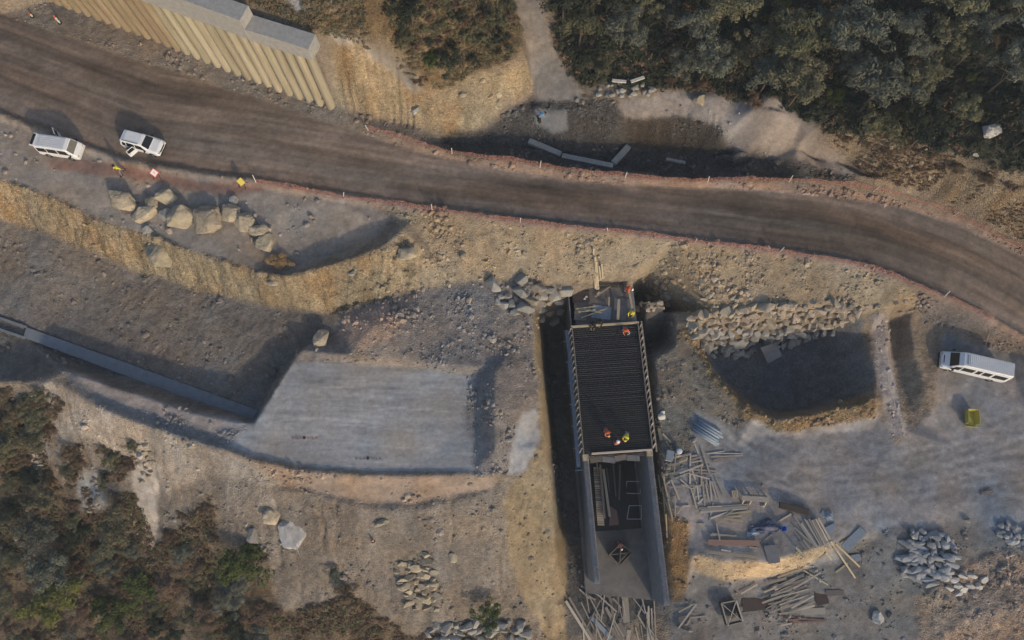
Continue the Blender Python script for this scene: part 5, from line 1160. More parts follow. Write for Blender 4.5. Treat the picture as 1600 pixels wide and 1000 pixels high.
# van
g = G(102, 237); t = thing('van', 'old boxy white van with raised tailgate parked beside the road', 'van', g, R(-9))
c = Car([(-2.32, .50, 1.02, 1.74, .74, .80, .66), (-2.2, .36, 1.05, 1.90, .82, .85, .74), (-1.0, .34, 1.05, 1.95, .83, .85, .75), (1.2, .34, 1.05, 1.95, .83, .85, .75), (1.5, .34, 1.05, 1.88, .83, .85, .74), (2.05, .36, 1.0, 1.15, .82, .84, .80), (2.25, .38, .85, .98, .80, .82, .79), (2.32, .5, .72, .82, .74, .78, .74)])
c.body(t)
for sd in (-1, 1):
    c.window(t, -2.1, -1.0, sd, .1, .86, .08, 0); c.window(t, -.88, .25, sd, .1, .86); c.window(t, .38, 1.55, sd, .1, .86, 0, -.18)
c.top(t, 1.56, 2.0, .93, .96, 'glassreflect', 'windscreen')
MB().box((-.3, 0, 1.958), (3.0, 1.26, .02)).build('roof_panel', 'roofwhite', t, bevel=.008)
for k in range(6): MB().box((-.3, -.5 + k * .2, 1.975), (2.9, .035, .02)).build('roof_rib', 'roofwhite', t)
MB().box((2.30, 0, .72), (.03, .7, .16)).build('grille', 'black', t)
for y_ in (-.62, .62): MB().box((2.31, y_, .78), (.05, .24, .18)).build('headlight', 'lamp', t); MB().box((-2.31, y_ * 1.15, .95), (.03, .1, .3)).build('tail_light', 'lampred', t)
MB().box((2.34, 0, .48), (.1, 1.6, .16)).build('bumper', 'roofwhite', t, bevel=.02); MB().box((-2.36, 0, .45), (.1, 1.6, .16)).build('bumper', 'roofwhite', t, bevel=.02)
tg = MB().prism([(-2.2, -.72, 1.90), (-2.2, .72, 1.90), (-2.62, .70, 2.0), (-2.62, -.70, 2.0)][::-1], .05).build('tailgate', 'white', t); MB().prism([(-2.28, -.6, 1.975), (-2.28, .6, 1.975), (-2.56, .58, 2.05), (-2.56, -.58, 2.05)][::-1], .008).build('rear_glass', 'glass', tg)
door_mesh(t, -.3, .86, 1.05, .42, 1.05, 1.82, R(-52)); c.wheels(t, (-1.35, 1.3), .33, .86); t.scale = (.78, .86, .86)
for sd in (-1, 1): MB().box((1.75, sd * .98, 1.2), (.1, .2, .18)).build('mirror', 'black', t)
# car
g = G(229, 229); t = thing('car', 'white sports utility car with an open rear door on the dirt road', 'car', g, R(-16))
c = Car([(-2.17, .52, .92, 1.28, .78, .82, .62), (-2.02, .34, .98, 1.55, .86, .90, .66), (-1.55, .32, .98, 1.66, .88, .91, .70), (.15, .32, .98, 1.66, .88, .91, .70), (.42, .32, .98, 1.60, .88, .91, .70), (1.12, .32, .97, 1.10, .88, .91, .80), (1.85, .34, .84, 1.0, .86, .89, .80), (2.1, .4, .72, .86, .80, .84, .76), (2.17, .46, .6, .72, .72, .76, .7)])
c.body(t)
for sd in (-1, 1):
    c.window(t, -1.85, -1.4, sd, .12, .8, .1, 0); c.window(t, -1.28, -.42, sd, .1, .84); c.window(t, -.32, .85, sd, .1, .84, 0, -.5)
    MB().tube((-1.7, sd * .63, 1.70), (.1, sd * .63, 1.70), .025, 6).build('roof_rail', 'black', t); MB().box((.75, sd * 1.0, 1.05), (.14, .2, .14)).build('mirror', 'black', t)
    MB().box((2.08, sd * .62, .80), (.2, .3, .12)).build('headlight', 'lamp', t); MB().box((-2.13, sd * .74, 1.0), (.08, .14, .3)).build('tail_light', 'lampred', t)
c.top(t, .47, 1.08, .95, .95, 'glass', 'windscreen'); MB().prism([(-2.04, -.55, 1.2), (-2.04, .55, 1.2), (-2.0, .52, 1.5), (-2.0, -.52, 1.5)][::-1], .01).build('rear_window', 'glass', t).location = (-.09, 0, 0)
MB().box((2.16, 0, .72), (.05, .95, .16)).build('grille', 'black', t); MB().box((2.18, 0, .44), (.1, 1.4, .16)).build('bumper', 'black', t, bevel=.02); MB().box((-2.16, 0, .48), (.1, 1.4, .2)).build('bumper', 'black', t, bevel=.02)
for x0 in (1.25, 1.3): MB().box((1.5, .42 if x0 == 1.25 else -.42, 1.055), (.75, .03, .012)).build('bonnet_crease', 'white', t)
MB().prism([(-1.2, -.918, .4), (-.4, -.918, .4), (-.4, -.918, .97), (-1.2, -.918, .97)], .006).build('door_opening', 'black', t)
door_mesh(t, -.36, -.92, .95, .42, .97, 1.52, R(62), slant=.08); c.wheels(t, (-1.32, 1.3), .34, .91); t.scale = (.84,) * 3
# minibus
g = G(1513, 575); t = thing('minibus', 'long white minibus with ribbed roof parked in the yard', 'minibus', g, R(180 - 14))
c = Car([(-3.62, .55, 1.15, 2.35, .88, .94, .74), (-3.5, .42, 1.2, 2.62, .95, .99, .80), (-3.0, .40, 1.2, 2.70, .96, 1.0, .82), (1.5, .40, 1.2, 2.70, .96, 1.0, .82), (2.0, .40, 1.2, 2.60, .96, 1.0, .80), (2.35, .40, 1.2, 2.3, .96, 1.0, .78), (2.95, .42, 1.12, 1.42, .95, .98, .86), (3.5, .46, .95, 1.12, .9, .93, .80), (3.66, .55, .75, .9, .8, .84, .74)])
c.body(t)
for sd in (-1, 1):
    for x0, x1 in ((-3.2, -1.75), (-1.5, -.6), (-.4, .15), (.4, 1.7)): c.window(t, x0, x1, sd, .16, .72)
    c.window(t, 1.85, 2.75, sd, .12, .7, 0, -.38); MB().box((2.6, sd * 1.15, 1.5), (.12, .22, .28)).build('mirror', 'black', t)
    MB().box((3.55, sd * .62, .98), (.2, .28, .16)).build('headlight', 'lamp', t); MB().box((-3.62, sd * .82, 1.2), (.06, .14, .5)).build('tail_light', 'lampred', t)
c.top(t, 2.37, 2.93, .96, .97, 'glass', 'windscreen'); MB().box((3.35, 0, 1.175), (.28, .9, .012)).build('bonnet_vent', 'black', t).rotation_euler = (0, 0, 0)
MB().box((1.62, 0, 2.702), (.1, 1.1, .02)).build('roof_gutter', 'panelblue', t)
MB().box((-1.0, 0, 2.712), (4.9, 1.46, .03)).build('roof_panel', 'roofwhite', t, bevel=.01)
for k in range(24): MB().box((-3.36 + k * .205, 0, 2.738), (.07, 1.40, .03)).build('roof_rib', 'roofwhite', t)
MB().box((3.66, 0, .5), (.12, 1.7, .22)).build('bumper', 'black', t, bevel=.03); MB().box((-3.66, 0, .5), (.1, 1.7, .2)).build('bumper', 'black', t, bevel=.03); MB().box((3.62, 0, .78), (.08, .9, .16)).build('grille', 'black', t)
c.wheels(t, (-2.2, 2.55), .36, 1.0); t.scale = (.81, .84, .84)
# yellow skip
g = G(1514, 654); t = thing('tipping_skip', 'small yellow tipping skip standing in the yard below the minibus', 'skip', g, R(-6))
m = MB(); m.prism([(-.5, -.75, .12), (.5, -.75, .12), (.46, .7, .12), (-.46, .7, .12)], .05); m.build('floor', 'yellow', t)
MB().prism([(-.5, -.75, .12), (-.46, .7, .12), (-.56, .85, .95), (-.6, -.6, .95)][::-1], .05).build('side', 'yellow', t); MB().prism([(.5, -.75, .12), (.46, .7, .12), (.56, .85, .95), (.6, -.6, .95)], .05).build('side', 'yellow', t)
MB().prism([(-.46, .7, .12), (.46, .7, .12), (.56, .85, .95), (-.56, .85, .95)][::-1], .05).build('back', 'yellow', t); MB().prism([(-.5, -.75, .12), (.5, -.75, .12), (.6, -.95, .5), (-.6, -.95, .5)], .05).build('lip', 'yellow', t)
MB().path([(-.6, -.6, .95), (-.58, .85, .97), (.58, .85, .97), (.6, -.6, .95)], .035, 6).build('rim', 'yellow', t)
for x_ in (-.4, .4): MB().box((x_, 0, .06), (.12, 1.3, .12)).build('skid', 'black', t)
t.scale = (.85,) * 3

# ------------------------------------------------------------------ people
def skin(name, V_, E_, Rr, mat, parent, sub=1):
    me = bpy.data.meshes.new(name); me.from_pydata(V_, E_, []); o = obj(name, me, mat, parent)
    o.modifiers.new('skin', 'SKIN').use_smooth_shade = True
    sk = me.skin_vertices[0].data
    for i, r_ in enumerate(Rr): sk[i].radius = (r_, r_)
    sk[0].use_root = True
    s_ = o.modifiers.new('sub', 'SUBSURF'); s_.levels = sub; s_.render_levels = sub
    return o
POSES = {
 'stand': dict(pel=(0, 0, .93), chest=(0, .02, 1.35), neck=(0, .02, 1.50), head=(0, .05, 1.63), sh=.19, el=[(-.27, .02, 1.13), (.27, .05, 1.13)], ha=[(-.24, .18, .92), (.22, .25, 1.0)], kn=[(-.10, .04, .50), (.11, .0, .50)], an=[(-.11, -.04, .07), (.13, .02, .07)]),
 'walk': dict(pel=(0, 0, .92), chest=(0, .04, 1.34), neck=(0, .05, 1.49), head=(0, .09, 1.62), sh=.19, el=[(-.27, -.08, 1.12), (.27, .12, 1.13)], ha=[(-.25, -.05, .88), (.22, .32, .98)], kn=[(-.10, .18, .52), (.11, -.05, .50)], an=[(-.11, .22, .08), (.12, -.32, .14)]),
 'bend': dict(pel=(0, -.12, .88), chest=(0, .26, 1.12), neck=(0, .40, 1.16), head=(0, .53, 1.13), sh=.19, el=[(-.24, .34, .86), (.24, .36, .86)], ha=[(-.14, .46, .62), (.14, .48, .58)], kn=[(-.13, .04, .47), (.13, .02, .47)], an=[(-.13, -.06, .07), (.14, -.08, .07)]),
 'crouch': dict(pel=(0, -.18, .38), chest=(0, .06, .74), neck=(0, .16, .86), head=(0, .26, .95), sh=.19, el=[(-.27, .22, .55), (.27, .24, .55)], ha=[(-.15, .45, .38), (.15, .46, .34)], kn=[(-.17, .28, .46), (.17, .28, .46)], an=[(-.13, -.02, .07), (.14, 0, .07)])}
def person(at_, rz, pose, label, top, legs, hat, vest=None, hatkind='helmet'):
    p = POSES[pose]; t = thing('person', label, 'person', at_, rz)
    V3 = lambda q: Vector(q)
    pel, ch, nk, hd = map(V3, (p['pel'], p['chest'], p['neck'], p['head']))
    bv, be, br = [pel, pel.lerp(ch, .5), ch, nk, nk.lerp(hd, .45), hd, hd + (hd - nk).normalized() * .09], [(0, 1), (1, 2), (2, 3), (3, 4), (4, 5), (5, 6)], [.12, .125, .14, .06, .062, .095, .07]
    def add(q, par, r_): bv.append(V3(q)); br.append(r_); be.append((par, len(bv) - 1)); return len(bv) - 1
    arms, legs_ = [], []
    for k, sd in enumerate((-1, 1)):
        s_ = add(ch + Vector((sd * p['sh'], 0, .06)), 2, .065); e_ = add(p['el'][k], s_, .046); h_ = add(p['ha'][k], e_, .03)
        d = (V3(p['ha'][k]) - V3(p['el'][k])).normalized(); pm_ = add(V3(p['ha'][k]) + d * .07, h_, .034); arms.append((s_, e_, h_))
        sidev = d.cross(Vector((0, 1, 0.3))).normalized()
        for f in range(4):
            o_ = sidev * (f - 1.5) * .021; a1_ = add(V3(p['ha'][k]) + d * (.12 - .008 * abs(f - 1.2)) + o_ * 1.2, pm_, .009); add(bv[a1_] + d * .035 + Vector((0, .012, -.012)), a1_, .008)
        th = add(V3(p['ha'][k]) + d * .06 - sidev * sd * .05, h_, .011); add(bv[th] + d * .035, th, .009)
        hp = add(pel + Vector((sd * .10, 0, -.04)), 0, .095); kn = add(p['kn'][k], hp, .062); an = add(p['an'][k], kn, .042); toe = add(V3(p['an'][k]) + Vector((sd * .03, .17, -.03)), an, .04); legs_.append((hp, kn, an))
    skin('body', [tuple(v) for v in bv], be, br, 'skin', t)
    # shirt and trousers: their own skins over the body
    sv, se, sr = [bv[0], bv[1], bv[2], bv[3]], [(0, 1), (1, 2), (2, 3)], [.15, .155, .165, .085]
    for s_, e_, h_ in arms:
        b = len(sv); sv += [bv[s_], bv[e_], bv[e_].lerp(bv[h_], .75)]; se += [(2, b), (b, b + 1), (b + 1, b + 2)]; sr += [.085, .062, .05]
    skin('shirt', [tuple(v) for v in sv], se, sr, top, t)
    tv, te, tr_ = [pel + Vector((0, 0, .02))], [], [.145]
    for hp, kn, an in legs_:
        b = len(tv); tv += [bv[hp], bv[kn], bv[an] + Vector((0, 0, .04))]; te += [(0, b), (b, b + 1), (b + 1, b + 2)]; tr_ += [.115, .082, .065]
    skin('trousers', [tuple(v) for v in tv], te, tr_, legs, t)
    bt = MB()
    for hp, kn, an in legs_: bt.box(bv[an] + Vector((0, .06, -.03)), (.11, .28, .09))
    bt.build('boots', 'black', t, bevel=.02)
    up = (hd - nk).normalized(); rot = up.to_track_quat('Z', 'Y').to_matrix()
    hm = MB().lathe([(.155, .0), (.16, .012), (.128, .03), (.12, .09), (.085, .14), (.03, .165)] if hatkind == 'helmet' else [(.105, -.06), (.118, .0), (.11, .07), (.07, .115), (.02, .13)], 14)
    o = hm.build('helmet' if hatkind == 'helmet' else 'hair', hat, t, True); o.matrix_local = Matrix.Translation(hd + up * .015) @ rot.to_4x4()
    for sx_ in (-.035, .035):
        MB().lathe([(.012, -.006), (.014, 0), (.012, .006)], 8).build('eye', 'black', t).matrix_local = Matrix.Translation(hd + rot @ Vector((sx_, -.0, 0)) + Vector((0, .088, .0)))
    if vest:
        vv_, ve_, vr_ = [bv[0].lerp(bv[1], .6), bv[1], bv[2], bv[2].lerp(bv[3], .6)], [(0, 1), (1, 2), (2, 3)], [.172, .178, .19, .12]
        skin('vest', [tuple(v) for v in vv_], ve_, vr_, vest, t)
    t.scale = (1, 1, 1)
    return t
def onp(px, py, z): return Vector(W(px, py, z))
person(G(193, 271), R(140), 'walk', 'person in a yellow vest and faded trousers walking beside the parked car', 'hivis_y', 'lilac', 'hair', 'hivis_y', 'hair')
ZD = ZT + .55
person(onp(945, 674, ZD), R(200), 'bend', 'worker in orange bending over the bars, westernmost on the deck', 'hivis_o', 'jeans', 'helmeto')
person(onp(977, 681, ZD), R(160), 'bend', 'worker in yellow bending over the bars near the southern end of the deck', 'hivis_y', 'lilac', 'helmety')
person(onp(962, 694, ZD), R(20), 'stand', 'worker in orange with a white helmet standing at the southern end of the deck', 'hivis_o', 'lilac', 'helmet')
person(onp(974, 517, ZD), R(195), 'bend', 'worker in orange bending over the northern end of the bar mat', 'hivis_o', 'jeans', 'hair', None, 'hair')
person(onp(976, 455, ZT + .12), R(250), 'bend', 'worker in orange at the head of the work platform beside the bent bars', 'hivis_o', 'jeans', 'helmet')
person(onp(985, 490, ZT + .12), R(170), 'crouch', 'worker in yellow crouching on the eastern edge of the work platform', 'hivis_y', 'jeans', 'helmety')
person(onp(925, 508, ZT + .3), R(180), 'crouch', 'worker in dark clothes crouching leftmost at the northern edge of the bar mat', 'darkcloth', 'darkcloth', 'hair', None, 'hair')
person(onp(937, 505, ZT + .12), R(150), 'crouch', 'worker in dark clothes crouching at the northern edge of the bar mat, the right one', 'darkcloth', 'jeans', 'hair', None, 'hair')
person(onp(965, 848, ZF + .01), R(200), 'bend', 'worker in red with a white helmet inside the culvert beside the dark box', 'red_shirt', 'jeans', 'helmet')
person(G(843, 190), R(-60), 'bend', 'person in a light blue shirt stooping at the grey patch north of the road', 'bluecloth', 'darkcloth', 'hair', None, 'hair')
p = onp(980, 521, ZD + .02); t = thing('bucket', 'white bucket on the bar mat beside the stooping worker', 'bucket', p)
MB().lathe([(.15, 0), (.19, .3), (.21, .3), (.21, .33), (.175, .33), (.14, .03)], 16).build('body', 'helmet', t, True); MB().path([(-.2, 0, .31), (-.1, .12, .36), (.1, .12, .36), (.2, 0, .31)], .01, 5).build('handle', 'black', t)
for px, py in ((913.5, 467), (916, 464)):
    p = onp(px, py, ZT + .05); o = obj('rag', rocks('sack', 2)[1]); o.location = p + Vector((0, 0, .1)); o.scale = (.14, .12, .1); tag(o, 'small white rag at the western edge of the work platform', 'rag', 'white rags on the work platform')

# ------------------------------------------------------------------ trees, shrubs, undergrowth
def leaves(cent, rad_, n_, leaf, r_, up=.35):
    """n_ small leaf faces on the shell of a clump"""
    d = r_.normal(size=(n_, 3)); d /= np.linalg.norm(d, axis=1)[:, None]; d[:, 2] = np.where(d[:, 2] < -.3, -d[:, 2], d[:, 2])
    p = cent + d * rad_ * r_.uniform(.55, 1.05, (n_, 1))
    nrm = d + np.array([0, 0, up]) + r_.normal(0, .45, (n_, 3)); nrm /= np.linalg.norm(nrm, axis=1)[:, None]
    t = np.cross(nrm, r_.normal(size=(n_, 3))); t /= np.linalg.norm(t, axis=1)[:, None]; b = np.cross(nrm, t)
    s_ = leaf * r_.uniform(.6, 1.4, (n_, 1)); l_ = s_ * 1.5
    return np.stack([p - t * l_, p - b * s_ * .55 + nrm * s_ * .15, p + t * l_, p + b * s_ * .55 + nrm * s_ * .15], 1)
def crown_mesh(seed, Rr, Hh, nc, nl, leaf, mat, hollow=.35):
    r_ = np.random.default_rng(seed); out = []; cs = []
    lob = r_.uniform(0, 6.28, 3); lam = r_.uniform(.12, .3, 3)
    for k in range(nc):
        a = r_.uniform(0, 6.283); e = math.asin(r_.uniform(-.15, 1)); q = r_.uniform(hollow, 1.0) * (1 + sum(lam[j] * math.sin((j + 2) * a + lob[j]) for j in range(3)))
        c = np.array([math.cos(a) * math.cos(e) * Rr * q, math.sin(a) * math.cos(e) * Rr * q, Hh * (.5 + .5 * math.sin(e) * q)])
        rr = Rr * r_.uniform(.16, .34); cs.append(c); out.append(leaves(c, rr * np.array([1, 1, .8]), int(nl * r_.uniform(.6, 1.4)), leaf, r_))
    v = np.concatenate(out).reshape(-1, 3); f = np.arange(len(v)).reshape(-1, 4)
    return np_mesh('crown', v, f, mat), cs
def trunk_mesh(cs, zc, h, seed, r0):
    r_ = random.Random(seed); m = MB(); p = Vector((0, 0, -.3)); top = Vector((r_.uniform(-.15, .15), r_.uniform(-.15, .15), zc + h * .4)); m.tube(p, top * .5, r0, 7, r0 * .75); m.tube(top * .5, top, r0 * .75, 7, r0 * .4)
    for c in cs[::max(1, len(cs) // 7)]:
        m.tube(top * r_.uniform(.45, .9), Vector((c[0], c[1], zc + c[2] * .9)), r0 * .4, 5, r0 * .12)
    me = m.mesh('trunk'); me.materials.append(M['bark']); return me
KIND = {}
def kind(mat, seed, R_=1.9, H_=2.2, tall=1.3, nc=34, nl=85, leaf=.085):
    k = (mat, seed)
    if k not in KIND:
        cm, cs = crown_mesh(seed, R_, H_, nc, nl, leaf, mat); KIND[k] = (cm, trunk_mesh(cs, tall, H_, seed, .04 * R_ + .03), tall, R_, H_)
    return KIND[k]
def plant(name, px, py, wpx, mat, seed, label, cat, group=None, tall=1.3, nc=34, nl=85, leaf=.085, hs=1.0):
    cm, tm, tl, R_, H_ = kind(mat, seed, 1.9, 2.2, tall, nc, nl, leaf)
    qx, qy = px, py
    for _ in range(3):
        g = G(qx, qy); d = (CAM_H - g.z) / FPX; sc_ = wpx * d / 2 / R_ / 1.05; h = (tl + H_ * .5) * sc_ * hs
        ax, ay = PIX(g.x, g.y, g.z + h); qx += px - ax; qy += py - ay
    g = Vector(W(qx, qy, g.z)); g.z = ground_z(g.x, g.y)
    t = thing(name, label, cat, g, random.uniform(0, 6.28), group); t.scale = (sc_, sc_, sc_ * hs)
    o = obj('crown', cm, None, t); o.location = (0, 0, tl); obj('trunk', tm, None, t)
    return t
TL = {'leafdark': 'dark green tree', 'leafolive': 'olive green tree', 'leafgrey': 'grey-green tree', 'leafdry': 'dry brown tree', 'leafgreen': 'fresh green tree', 'leaflime': 'bright yellow-green tree'}
used = [(1546, 215, 150), (1523, 248, 80)]
def tree(px, py, wpx, mat, seed, label=None, group=None, **k):
    used.append((px, py, wpx)); plant('tree', px, py, wpx, mat, seed, label, 'tree', group, tall=2.1, **k)
# single ones that stand out
tree(1445, 120, 80, 'leafolive', 1, 'long olive tree with a sunlit yellow tip in the middle of the wood', hs=.8)
tree(1303, 152, 36, 'leaflime', 2, 'bright green bush-like tree in the dark wood, right of the sand')
tree(1516, 121, 22, 'leaflime', 3, 'small bright green tree near the right edge of the wood')
tree(1407, 182, 22, 'leafgreen', 2, 'small fresh green tree at the lower edge of the wood above the scarp')
tree(1220, 10, 34, 'leaflime', 4, 'yellow-green tree at the top edge of the wood')
tree(1335, 100, 70, 'leafgrey', 5, 'pale grey-green tree with flat tiers in the middle of the dark wood')
tree(1420, 35, 62, 'leafgrey', 6, 'feathery grey-green tree near the top edge of the wood')
tree(1540, 35, 70, 'leafgrey', 7, 'tall pale-tipped tree in the top right corner of the wood')
tree(1520, 75, 64, 'leafolive', 8, 'broad olive tree just below the pale-tipped one at the right')
tree(910, 35, 84, 'leafolive', 9, 'large olive tree beside the top of the footpath')
tree(938, 100, 56, 'leafolive', 10, 'rounded olive tree above the rubbish heap')
tree(1085, 40, 80, 'leafgrey', 11, 'wide grey-green tree in the upper part of the wood, left of the middle')
tree(1190, 60, 70, 'leafolive', 12, 'olive-grey tree above the sand mounds')
r2 = random.Random(5)
woodpoly = [(870, -40), (880, 40), (905, 110), (950, 112), (1040, 100), (1110, 113), (1180, 132), (1270, 176), (1300, 188), (1400, 198), (1480, 210), (1560, 238), (1660, 285), (1660, -60)]
cand = scatter(woodpoly, 38, 2, .45); r2.shuffle(cand)
for q in cand:
    wd = r2.uniform(46, 112)
    if any(math.hypot(q[0] - a, q[1] - b) < (wd + c_) * .285 for a, b, c_ in used): continue
    mt = r2.choices(['leafdark', 'leafolive', 'leafgrey', 'leafdry'], [3.0, 3.2, 3, .15 if q[1] < 120 else .7])[0]
    tree(q[0], q[1], wd, mt, r2.randrange(1, 7), TL[mt] + ' in the shaded wood north-east of the road', TL[mt] + 's of the wood')
hillpoly = [(525, -20), (600, 10), (640, 70), (670, 110), (720, 95), (790, 95), (805, 60), (795, -20)]
plant('tree', 640, 20, 70, 'leafdark', 1, 'dark green tree on the hill above the pile wall, nearest the cap beam', 'tree', tall=1.2)
plant('tree', 700, 95, 56, 'leafdark', 2, 'dark bushy tree at the brink of the yellow cut', 'tree', tall=1.0)
plant('tree', 672, 92, 40, 'leafgreen', 3, 'fresh green bush left of the dark bushy tree at the brink of the cut', 'bush', tall=.6)
plant('tree', 775, 25, 46, 'leafolive', 4, 'olive bush on the hill beside the top of the footpath', 'bush', tall=.6)
plant('tree', 655, 128, 30, 'leafdry', 5, 'low dry bush at the end of the grey track above the furrowed cut', 'bush', tall=.4)
u2 = [(640, 20, 70), (700, 95, 56), (672, 92, 40), (775, 25, 46), (655, 128, 30)]
for q in scatter(hillpoly, 22, 6, .4):
    if any(math.hypot(q[0] - a, q[1] - b) < c_ * .42 for a, b, c_ in u2): continue
    wd = r2.uniform(20, 38); mt = r2.choices(['leafdry', 'leafolive', 'leafdark'], [2, 3.2, 1.2])[0]
    plant('shrub', q[0], q[1], wd, mt, r2.randrange(1, 7), {'leafdry': 'dry brown', 'leafolive': 'olive green', 'leafdark': 'dark green'}[mt] + ' shrub on the hill above the pile wall', 'shrub', {'leafdry': 'dry', 'leafolive': 'olive', 'leafdark': 'dark'}[mt] + ' shrubs on the hill', tall=.35)
# south-western scrub
spec = [(375, 880, 74, 'leafgreen', 'large fresh green shrub at the edge of the southern slope'), (765, 963, 44, 'leafgreen', 'green shrub alone at the bottom of the southern slope'), (85, 940, 84, 'leaflime', 'yellow-green tree in the bottom left corner wood'), (175, 965, 66, 'leafgreen', 'green tree near the bottom edge, right of the yellow-green one'),
        (70, 780, 46, 'leafolive', 'olive bush at the left edge beside the pale scree'), (15, 690, 60, 'leafolive', 'olive tree at the left edge below the bench'), (220, 920, 56, 'leafgreen', 'green bush below the narrow pale gully'), (60, 830, 64, 'leafgrey', 'grey-green bush in the left scrub above the yellow-green tree'), (180, 830, 66, 'leafolive', 'olive bush left of the narrow pale gully'), (80, 900, 70, 'leafgrey', 'dull grey-green tree in the left scrub'), (540, 930, 40, 'leafdry', 'purple-brown bush in the middle of the southern slope'), (520, 900, 26, 'leafgrey', 'small dark bush just uphill of the purple-brown one')]
u3 = [(228, 770, 70), (230, 800, 50), (231, 830, 50), (231, 860, 50), (62, 715, 50), (145, 770, 60)]
for i, (x_, y_, w_, mt, lb) in enumerate(spec):
    plant('tree' if 'tree' in lb else 'shrub', x_, y_, w_, mt, 1 + i % 6, lb, 'tree' if 'tree' in lb else 'shrub', tall=.5, hs=.8); u3.append((x_, y_, w_))
scp = [(-20, 610), (25, 605), (60, 640), (75, 690), (90, 780), (150, 800), (205, 830), (225, 900), (260, 800), (290, 770), (335, 790), (345, 850), (400, 910), (410, 960), (440, 1010), (400, 1030), (-20, 1030)]
for q in scatter(scp, 42, 8, .45) + scatter([(70, 605), (95, 630), (80, 690), (45, 690), (40, 630)], 17, 9) + scatter([(150, 690), (215, 700), (225, 745), (165, 755)], 19, 10) + scatter([(95, 700), (125, 690), (130, 740), (105, 750)], 16, 4):
    if any(math.hypot(q[0] - a, q[1] - b) < c_ * .40 for a, b, c_ in u3): continue
    low = q[1] > 830 or q[0] < 60
    wd = r2.uniform(26, 52) if low else r2.uniform(18, 34); mt = r2.choices(['leafdry', 'leafolive', 'leafdark', 'leafgrey'], [2.8, 2.6, 1.0, 1.6] if low else [6, 1.5, .2, .2])[0]
    nm = {'leafdry': 'dry brown', 'leafolive': 'olive green', 'leafdark': 'dark green', 'leafgrey': 'grey-green'}[mt]
    plant('shrub', q[0], q[1], wd, mt, r2.randrange(1, 7), nm + ' shrub in the scrub on the south-western slope', 'shrub', nm + ' shrubs of the south-western scrub', tall=.3, hs=.55)
plant('shrub', 437, 408, 40, 'leafstraw', 3, 'round straw-coloured bush at the end of the boulder row', 'shrub', tall=.1, hs=.7)
for x_, y_ in ((1075, 135), (1045, 128), (1140, 150), (1180, 160), (1100, 130), (1320, 215), (1350, 222), (1385, 235), (1420, 225), (1455, 240), (1500, 262), (1540, 275), (1580, 290), (1470, 262), (1430, 262), (1390, 262)):
    plant('shrub', x_, y_, r2.uniform(24, 42), 'leafdry', r2.randrange(1, 7), 'dry brown shrub along the lower edge of the wood', 'shrub', 'dry shrubs along the edge of the wood', tall=.2, hs=.6)
def undergrowth(name, masks, n_, mats, label, leaf, spread, th=.0):
    m_ = np.zeros((NX, NY), bool)
    for k in masks: m_ |= MASK[k]
    m_ &= inview & ~MASK['road'] & ~MASK['path'] & (clus > th)
    fl_ = np.flatnonzero(m_.ravel()); r_ = np.random.default_rng(len(label)); pk = r_.choice(fl_, n_); out = []
    for i in pk:
        out.append(leaves(XYZ[i] + np.array([0, 0, .12]), np.array([1, 1, .55]) * r_.uniform(.4, 1) * spread, 12, leaf, r_, .6))
    v = np.concatenate(out).reshape(-1, 3); o = obj(name, np_mesh(name, v, np.arange(len(v)).reshape(-1, 4), mats)); tag(o, label, 'undergrowth', kind='stuff')
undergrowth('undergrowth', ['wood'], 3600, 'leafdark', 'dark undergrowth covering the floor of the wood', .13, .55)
undergrowth('brown_undergrowth', ['wood'], 900, 'leafdry', 'brown undergrowth showing between the trees of the wood', .10, .45, .9)
undergrowth('dry_scrub', ['scrub'], 3600, 'leafdry', 'dry brown undergrowth of the south-western slope', .09, .42, .6)
undergrowth('green_scrub', ['scrub'], 1600, 'leafolive', 'olive undergrowth of the south-western slope', .09, .42, .8)
undergrowth('hill_scrub', ['hill'], 1500, 'leafdry', 'dry undergrowth on the hill above the pile wall', .08, .38, .6)
undergrowth('hill_grass', ['hill'], 1500, 'leafolive', 'olive grass on the hill above the pile wall', .07, .38, .5)
undergrowth('scarp_grass', ['scarp'], 900, 'leafdry', 'dry tufts clinging to the scarp below the wood', .06, .25, .7)

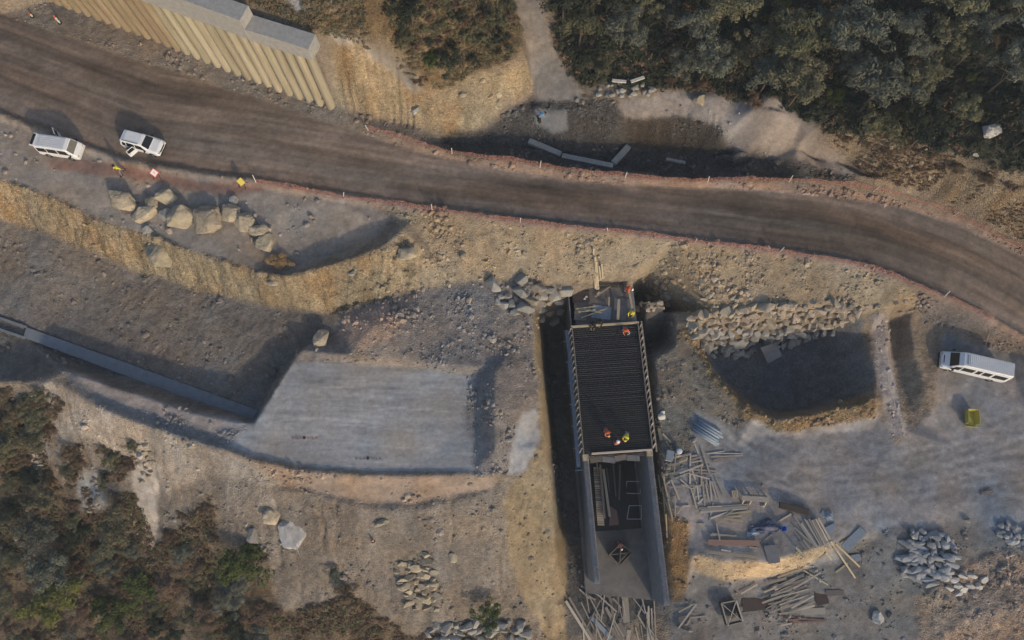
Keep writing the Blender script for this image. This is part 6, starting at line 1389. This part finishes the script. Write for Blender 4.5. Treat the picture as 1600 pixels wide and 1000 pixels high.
# ------------------------------------------------------------------ alike things are told apart by size and by their place in their group, as the photo shows it
bpy.context.view_layer.update()
fam = {}
for o in bpy.data.objects:
    if o.parent is None and 'group' in o and 'label' in o: fam.setdefault((o['group'], o['label']), []).append(o)
for (g_, lb), os_ in fam.items():
    if len(os_) < 2: continue
    pos = [PIX(*o.matrix_world.translation) for o in os_]; sz = [max(o.scale) for o in os_]
    x0, x1 = min(p[0] for p in pos), max(p[0] for p in pos); y0, y1 = min(p[1] for p in pos), max(p[1] for p in pos)
    srt = sorted(sz); a, b = srt[len(srt) // 3], srt[min(len(srt) - 1, 2 * len(srt) // 3)]
    timber = os_[0].get('category') in ('plank', 'pole'); words = ('short', 'mid-length', 'long') if timber else ('small', 'middling', 'large')
    plain = lb.split(' ')[0] in ('long', 'short', 'small', 'single', 'lone', 'stray', 'odd', 'upright', 'thin')
    for o, p, s_ in zip(os_, pos, sz):
        cx = min(2, int(3 * (p[0] - x0) / (x1 - x0 + 1e-6))); cy = min(2, int(3 * (p[1] - y0) / (y1 - y0 + 1e-6)))
        cell = [['upper left', 'top middle', 'upper right'], ['middle left', 'centre', 'middle right'], ['lower left', 'bottom middle', 'lower right']][cy][cx]
        new = (lb if plain else words[0 if s_ < a else 1 if s_ < b else 2] + ' ' + lb) + ', ' + cell + ' of the group'
        if len(new.split()) > 16: new = new.replace(' of the group', '')
        o['label'] = new

# ------------------------------------------------------------------ evening haze
hz = MB().box((0, 0, 15), (1300, 1300, 124)).build('haze', M['earth'], None)
hz.data.materials.clear()
hm_ = bpy.data.materials.new('evening_haze'); hm_.use_nodes = True; hn = hm_.node_tree.nodes; hn.clear()
ho = hn.new('ShaderNodeOutputMaterial'); hv = hn.new('ShaderNodeVolumePrincipled')
hv.inputs['Color'].default_value = (.80, .88, .95, 1); hv.inputs['Density'].default_value = .0006; hv.inputs['Anisotropy'].default_value = .2
hm_.node_tree.links.new(hv.outputs[0], ho.inputs['Volume']); hz.data.materials.append(hm_)
tag(hz, 'thin evening haze over the whole site', 'haze', kind='stuff')
